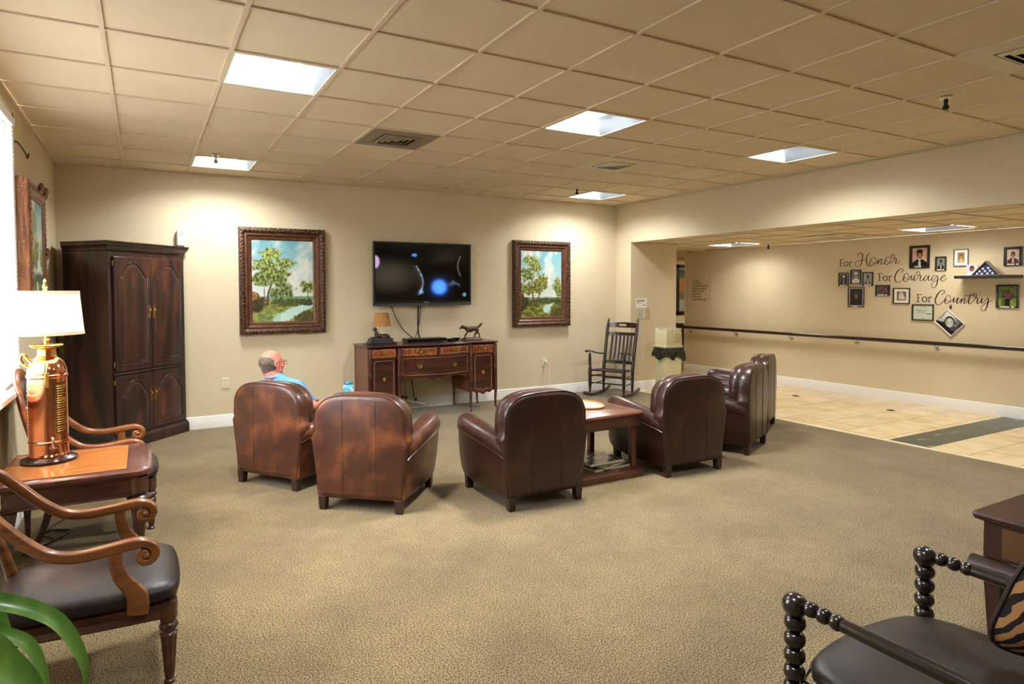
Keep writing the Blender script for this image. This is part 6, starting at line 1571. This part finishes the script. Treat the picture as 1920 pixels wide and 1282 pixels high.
build('lid', M().lathe([(.001, .118), (.044, .118), (.046, .105), (.0455, .124), (.043, .130), (.001, .130)], n=28), pmat('jar_lid', rgb(92, 150, 178), .3, .4), jr)
# ------------------------------------------------------------------ the seated man
PA = 36.0
f_ = Vector((cos(radians(PA)), sin(radians(PA)), 0))
mo = Vector((1.001, -2.615, 0)) - f_ * .012
man = thing('person', 'balding man in light blue shirt and glasses, seated in the leftmost club armchair', 'person', mo, face(PA))
skin = pmat('skin', rgb(208, 136, 112), .55, c2=rgb(196, 112, 92), scale=(14, 14, 14), sss=.08)
HX, HY, HZ = -.185, .275, .957            # head centre, chair-local
hyaw = radians(-14)                        # head turned to the right of the chair direction
Rh = Matrix.Rotation(hyaw, 4, 'Z')
def hp(x, y, z): return Matrix.Translation((HX, HY, HZ)) @ Rh @ Vector((x, y, z))
def hell(m, c, r, n=16, mm=10, rot=0):
    k0 = len(m.v); m.ell((0, 0, 0), r, n=n, m=mm)
    for i in range(k0, len(m.v)): m.v[i] = hp(*(Vector(c) + Matrix.Rotation(rot, 3, 'X') @ m.v[i]))
def cap(m, pts, n=12):
    q = cr(pts, 4); m.tube([p[:3] for p in q], [max(.004, p[3]) for p in q], n)
    m.ell(q[0][:3], (q[0][3],) * 3, n=12, m=8); m.ell(q[-1][:3], (q[-1][3],) * 3, n=12, m=8)
TX = -.075   # torso axis offset
b = M()
# skull, face (local +y is the face direction)
hell(b, (0, -.012, .028), (.077, .098, .086), 24, 14); hell(b, (0, .03, -.02), (.066, .068, .088), 20, 12)
hell(b, (0, .055, -.070), (.042, .038, .034)); hell(b, (0, .085, -.082), (.020, .016, .016)); hell(b, (.040, .030, -.055), (.026, .045, .032)); hell(b, (-.040, .030, -.055), (.026, .045, .032))
hell(b, (0, .105, -.010), (.011, .016, .026), rot=.3); hell(b, (0, .109, -.024), (.013, .012, .010)); hell(b, (0, .090, .024), (.044, .012, .009))
hell(b, (0, .094, -.052), (.024, .010, .006)); hell(b, (0, .092, -.060), (.020, .009, .006))
for s in (-1, 1):
    hell(b, (s * .030, .086, .008), (.014, .010, .009)); hell(b, (s * .046, .062, -.02), (.022, .026, .022))
    # ear: rim plus lobe
    c0 = Vector((s * .077, -.004, -.006))
    pts = [hp(*(c0 + Vector((s * (.006 + .008 * sin(pi * k / 9)), -.018 * cos(2 * pi * k / 12 - .6) - .004, .030 * sin(2 * pi * k / 12 - .6) + .002)))) for k in range(10)]
    b.tube(pts, .0055, 6); hell(b, c0 + Vector((s * .002, 0, -.004)), (.007, .014, .024)); hell(b, c0 + Vector((s * .005, .006, -.030)), (.006, .008, .010))
# neck, torso, arms, legs
nk = hp(0, -.025, -.06)
cap(b, [(nk.x, nk.y, nk.z, .056), (HX + .01, HY - .01, HZ - .11, .060), (TX - .06, .29, .80, .066)], 14)
torso = [(TX - .03, .295, .745, .10), (TX - .01, .325, .66, .122), (TX, .345, .55, .132), (TX + .01, .36, .50, .125)]
cap(b, torso, 14)
for s in (-1, 1): cap(b, [(TX - .03 + s * .04, .29, .775, .075), (TX - .02 + s * .165, .30, .765, .056)], 10)
RA = [(TX + .175, .25, .70, .052), (TX + .26, .28, .60, .046), (TX + .355, .36, .515, .040)]
LA = [(TX - .20, .30, .76, .052), (TX - .235, .34, .68, .046), (TX - .245, .42, .622, .040)]
RF = [(TX + .355, .36, .52, .040), (TX + .40, .45, .575, .036), (TX + .455, .60, .610, .026)]
RF = [(.232, .295, .622, .042), (.20, .41, .602, .038), (.14, .50, .603, .027)]
RA = [(TX + .155, .295, .760, .054), (.145, .29, .70, .049), (.232, .295, .628, .042)]
LF = [(TX - .245, .42, .622, .040), (TX - .245, .50, .632, .036), (TX - .25, .60, .636, .027)]
for seg in (RA, LA, RF, LF): cap(b, seg, 12)
def hand(w, s, zc=0):
    """palm down, fingers forward and slightly spread; w = wrist point"""
    cap(b, [(w[0], w[1], w[2], .026), (w[0] + s * .004, w[1] + .045, w[2] - .004, .030), (w[0] + s * .006, w[1] + .08, w[2] - .008, .028)], 10)
    b.ell((w[0] + s * .006, w[1] + .06, w[2] - .006), (.042, .045, .017))
    for k, (dx, ln) in enumerate(((-.030, .066), (-.010, .078), (.011, .073), (.031, .058))):
        x0 = w[0] + dx; y0 = w[1] + .098
        cap(b, [(x0, y0 - .02, w[2] - .008, .0095), (x0 + dx * .15, y0 + ln * .4, w[2] - .008, .009), (x0 + dx * .2, y0 + ln * .72, w[2] - .020, .0082), (x0 + dx * .2, y0 + ln, w[2] - .036, .0072)], 8)
    cap(b, [(w[0] - s * .025, w[1] + .025, w[2] - .008, .012), (w[0] - s * .052, w[1] + .055, w[2] - .012, .0105), (w[0] - s * .058, w[1] + .085, w[2] - .020, .0090)], 8)
hand((.13, .515, .606), 1); hand((TX - .25, .615, .636), -1)
LG = []
for s in (-1, 1):
    x = TX + .04 + s * .10
    T_ = [(x, .33, .515, .085), (x + s * .01, .60, .515, .070), (x + s * .02, .80, .50, .058)]
    S_ = [(x + s * .02, .80, .50, .056), (x + s * .02, .84, .30, .050), (x + s * .02, .86, .09, .036)]
    LG += [T_, S_]; cap(b, T_, 12); cap(b, S_, 12)
build('body', b, skin, man, remesh=.0055)
# shirt
sb_m = pmat('blue_shirt', rgb(94, 146, 178), .85, c2=rgb(76, 126, 162), scale=(9, 9, 9), bump=(30, .35, .01))
c = M()
cap(c, [(x, y, z, r + .014) for x, y, z, r in torso], 16)
for s in (-1, 1): cap(c, [(TX - .03 + s * .03, .29, .773, .083), (TX - .02 + s * .165, .30, .765, .067)], 12)
cap(c, [(TX - .06, .285, .805, .074), (TX - .03, .29, .775, .095)], 12)
for A_ in (RA, LA): cap(c, [(x, y, z, r + .013) for x, y, z, r in (A_[0], A_[1], tuple((p + q) / 2 for p, q in zip(A_[1], A_[2])))], 12)
build('shirt', c, sb_m, man, remesh=.008)
build('collar', M().tube([(HX + .022 + .066 * cos(a), HY - .008 + .066 * sin(a), .857 + .010 * sin(a)) for a in [2 * pi * k / 24 for k in range(24)]], .009, 8, closed=True), sb_m, man)
c = M()
for seg in LG: cap(c, [(x, y, z, r + .012) for x, y, z, r in seg], 12)
cap(c, [(TX - .06, .32, .50, .10), (TX + .13, .32, .50, .10)], 12)
build('trousers', c, pmat('dark_jeans', rgb(48, 66, 84), .85, c2=rgb(36, 50, 66), scale=(12, 12, 12)), man, remesh=.009)
for s in (-1, 1):
    x = TX + .04 + s * .12; c = M()
    c.loft([[(x + a * k, .93 + bb * k2 + oy, z) for a, bb in rrect(-.05, .05, -.14, .14, .045)] for z, k, k2, oy in ((0, 1, 1, 0), (.03, 1.02, 1.0, 0), (.06, .9, .85, -.015), (.09, .7, .5, -.06), (.11, .6, .35, -.075))])
    build('shoe', c, pmat('dark_shoe', rgb(40, 34, 32), .5), man, ang=60)
# hair: ring round the back and sides, bald crown
hm = pmat('grey_hair', rgb(112, 96, 82), .8, c2=rgb(72, 60, 52), scale=(120, 120, 22), c3=rgb(150, 134, 118), scale3=(150, 150, 20), lo3=.55, hi3=.7, bump=((150, 150, 30), .8, .004))
c = M(); n = 56; mrows = 12; loops_o, loops_i = [], []
for j in range(mrows + 1):
    v = j / mrows; lo, li = [], []
    for i in range(n + 1):
        u = i / n; az = radians(172 + 196 * u)    # from right ear round the back to left ear
        back = sin(pi * u)
        z0, z1 = -.045 - .030 * back, .016 + .046 * min(1, back * 1.6) + .008 * noise.noise(Vector((u * 30, 0, 5)))
        z = z0 + (z1 - z0) * v
        zz = (z - .028) / .086; q = sqrt(max(.05, 1 - zz * zz))
        if z < -.02: q = max(.80 - (-.02 - z) * 2.2, .62) * 1.04
        off = 1.05 + .05 * sin(pi * v) + .02 * noise.noise(Vector((u * 40, v * 3, 1)))
        edge = min(1, v * 5, (1 - v) * 2.2, u * 9, (1 - u) * 9); off = .99 + (off - .99) * edge
        x, y = .077 * q * cos(az) * off, .098 * q * sin(az) * off - .012
        lo.append(hp(x, y, z)); li.append(hp(x * .93, (y + .012) * .93 - .012, z))
    loops_o.append(lo); loops_i.append(li)
k0 = len(c.v); W1 = n + 1
for lp in loops_o + loops_i: c.v += lp
R_ = mrows + 1
for j in range(mrows):
    for i in range(n):
        a = j * W1 + i; c.f.append((a, a + 1, a + W1 + 1, a + W1)); c.mi.append(0)
        a2 = a + R_ * W1; c.f.append((a2, a2 + W1, a2 + W1 + 1, a2 + 1)); c.mi.append(0)
for i in range(n):
    for j in (0, mrows):
        a = j * W1 + i; a2 = a + R_ * W1; c.f.append((a, a2, a2 + 1, a + 1)); c.mi.append(0)
for j in range(mrows):
    for i in (0, n):
        a = j * W1 + i; a2 = a + R_ * W1; c.f.append((a, a + W1, a2 + W1, a2)); c.mi.append(0)
build('hair', c, hm, man, ang=80)
c = M()
for s in (-1, 1):
    c.tube([hp(s * .078, -.012, .008), hp(s * .080, .01, .016), hp(s * .074, .06, .018), hp(s * .062, .108, .016)], .0016, 6)
    c.tube([hp(s * .034 + .026 * cos(a), .112 - abs(s * .034 + .026 * cos(a)) * .12, .006 + .019 * sin(a)) for a in [2 * pi * k / 20 for k in range(20)]], .0016, 6, closed=True)
c.tube([hp(-.010, .113, .010), hp(0, .118, .013), hp(.010, .113, .010)], .0016, 6)
build('glasses', c, pmat('wire_frame', rgb(70, 60, 50), .3, .8), man)
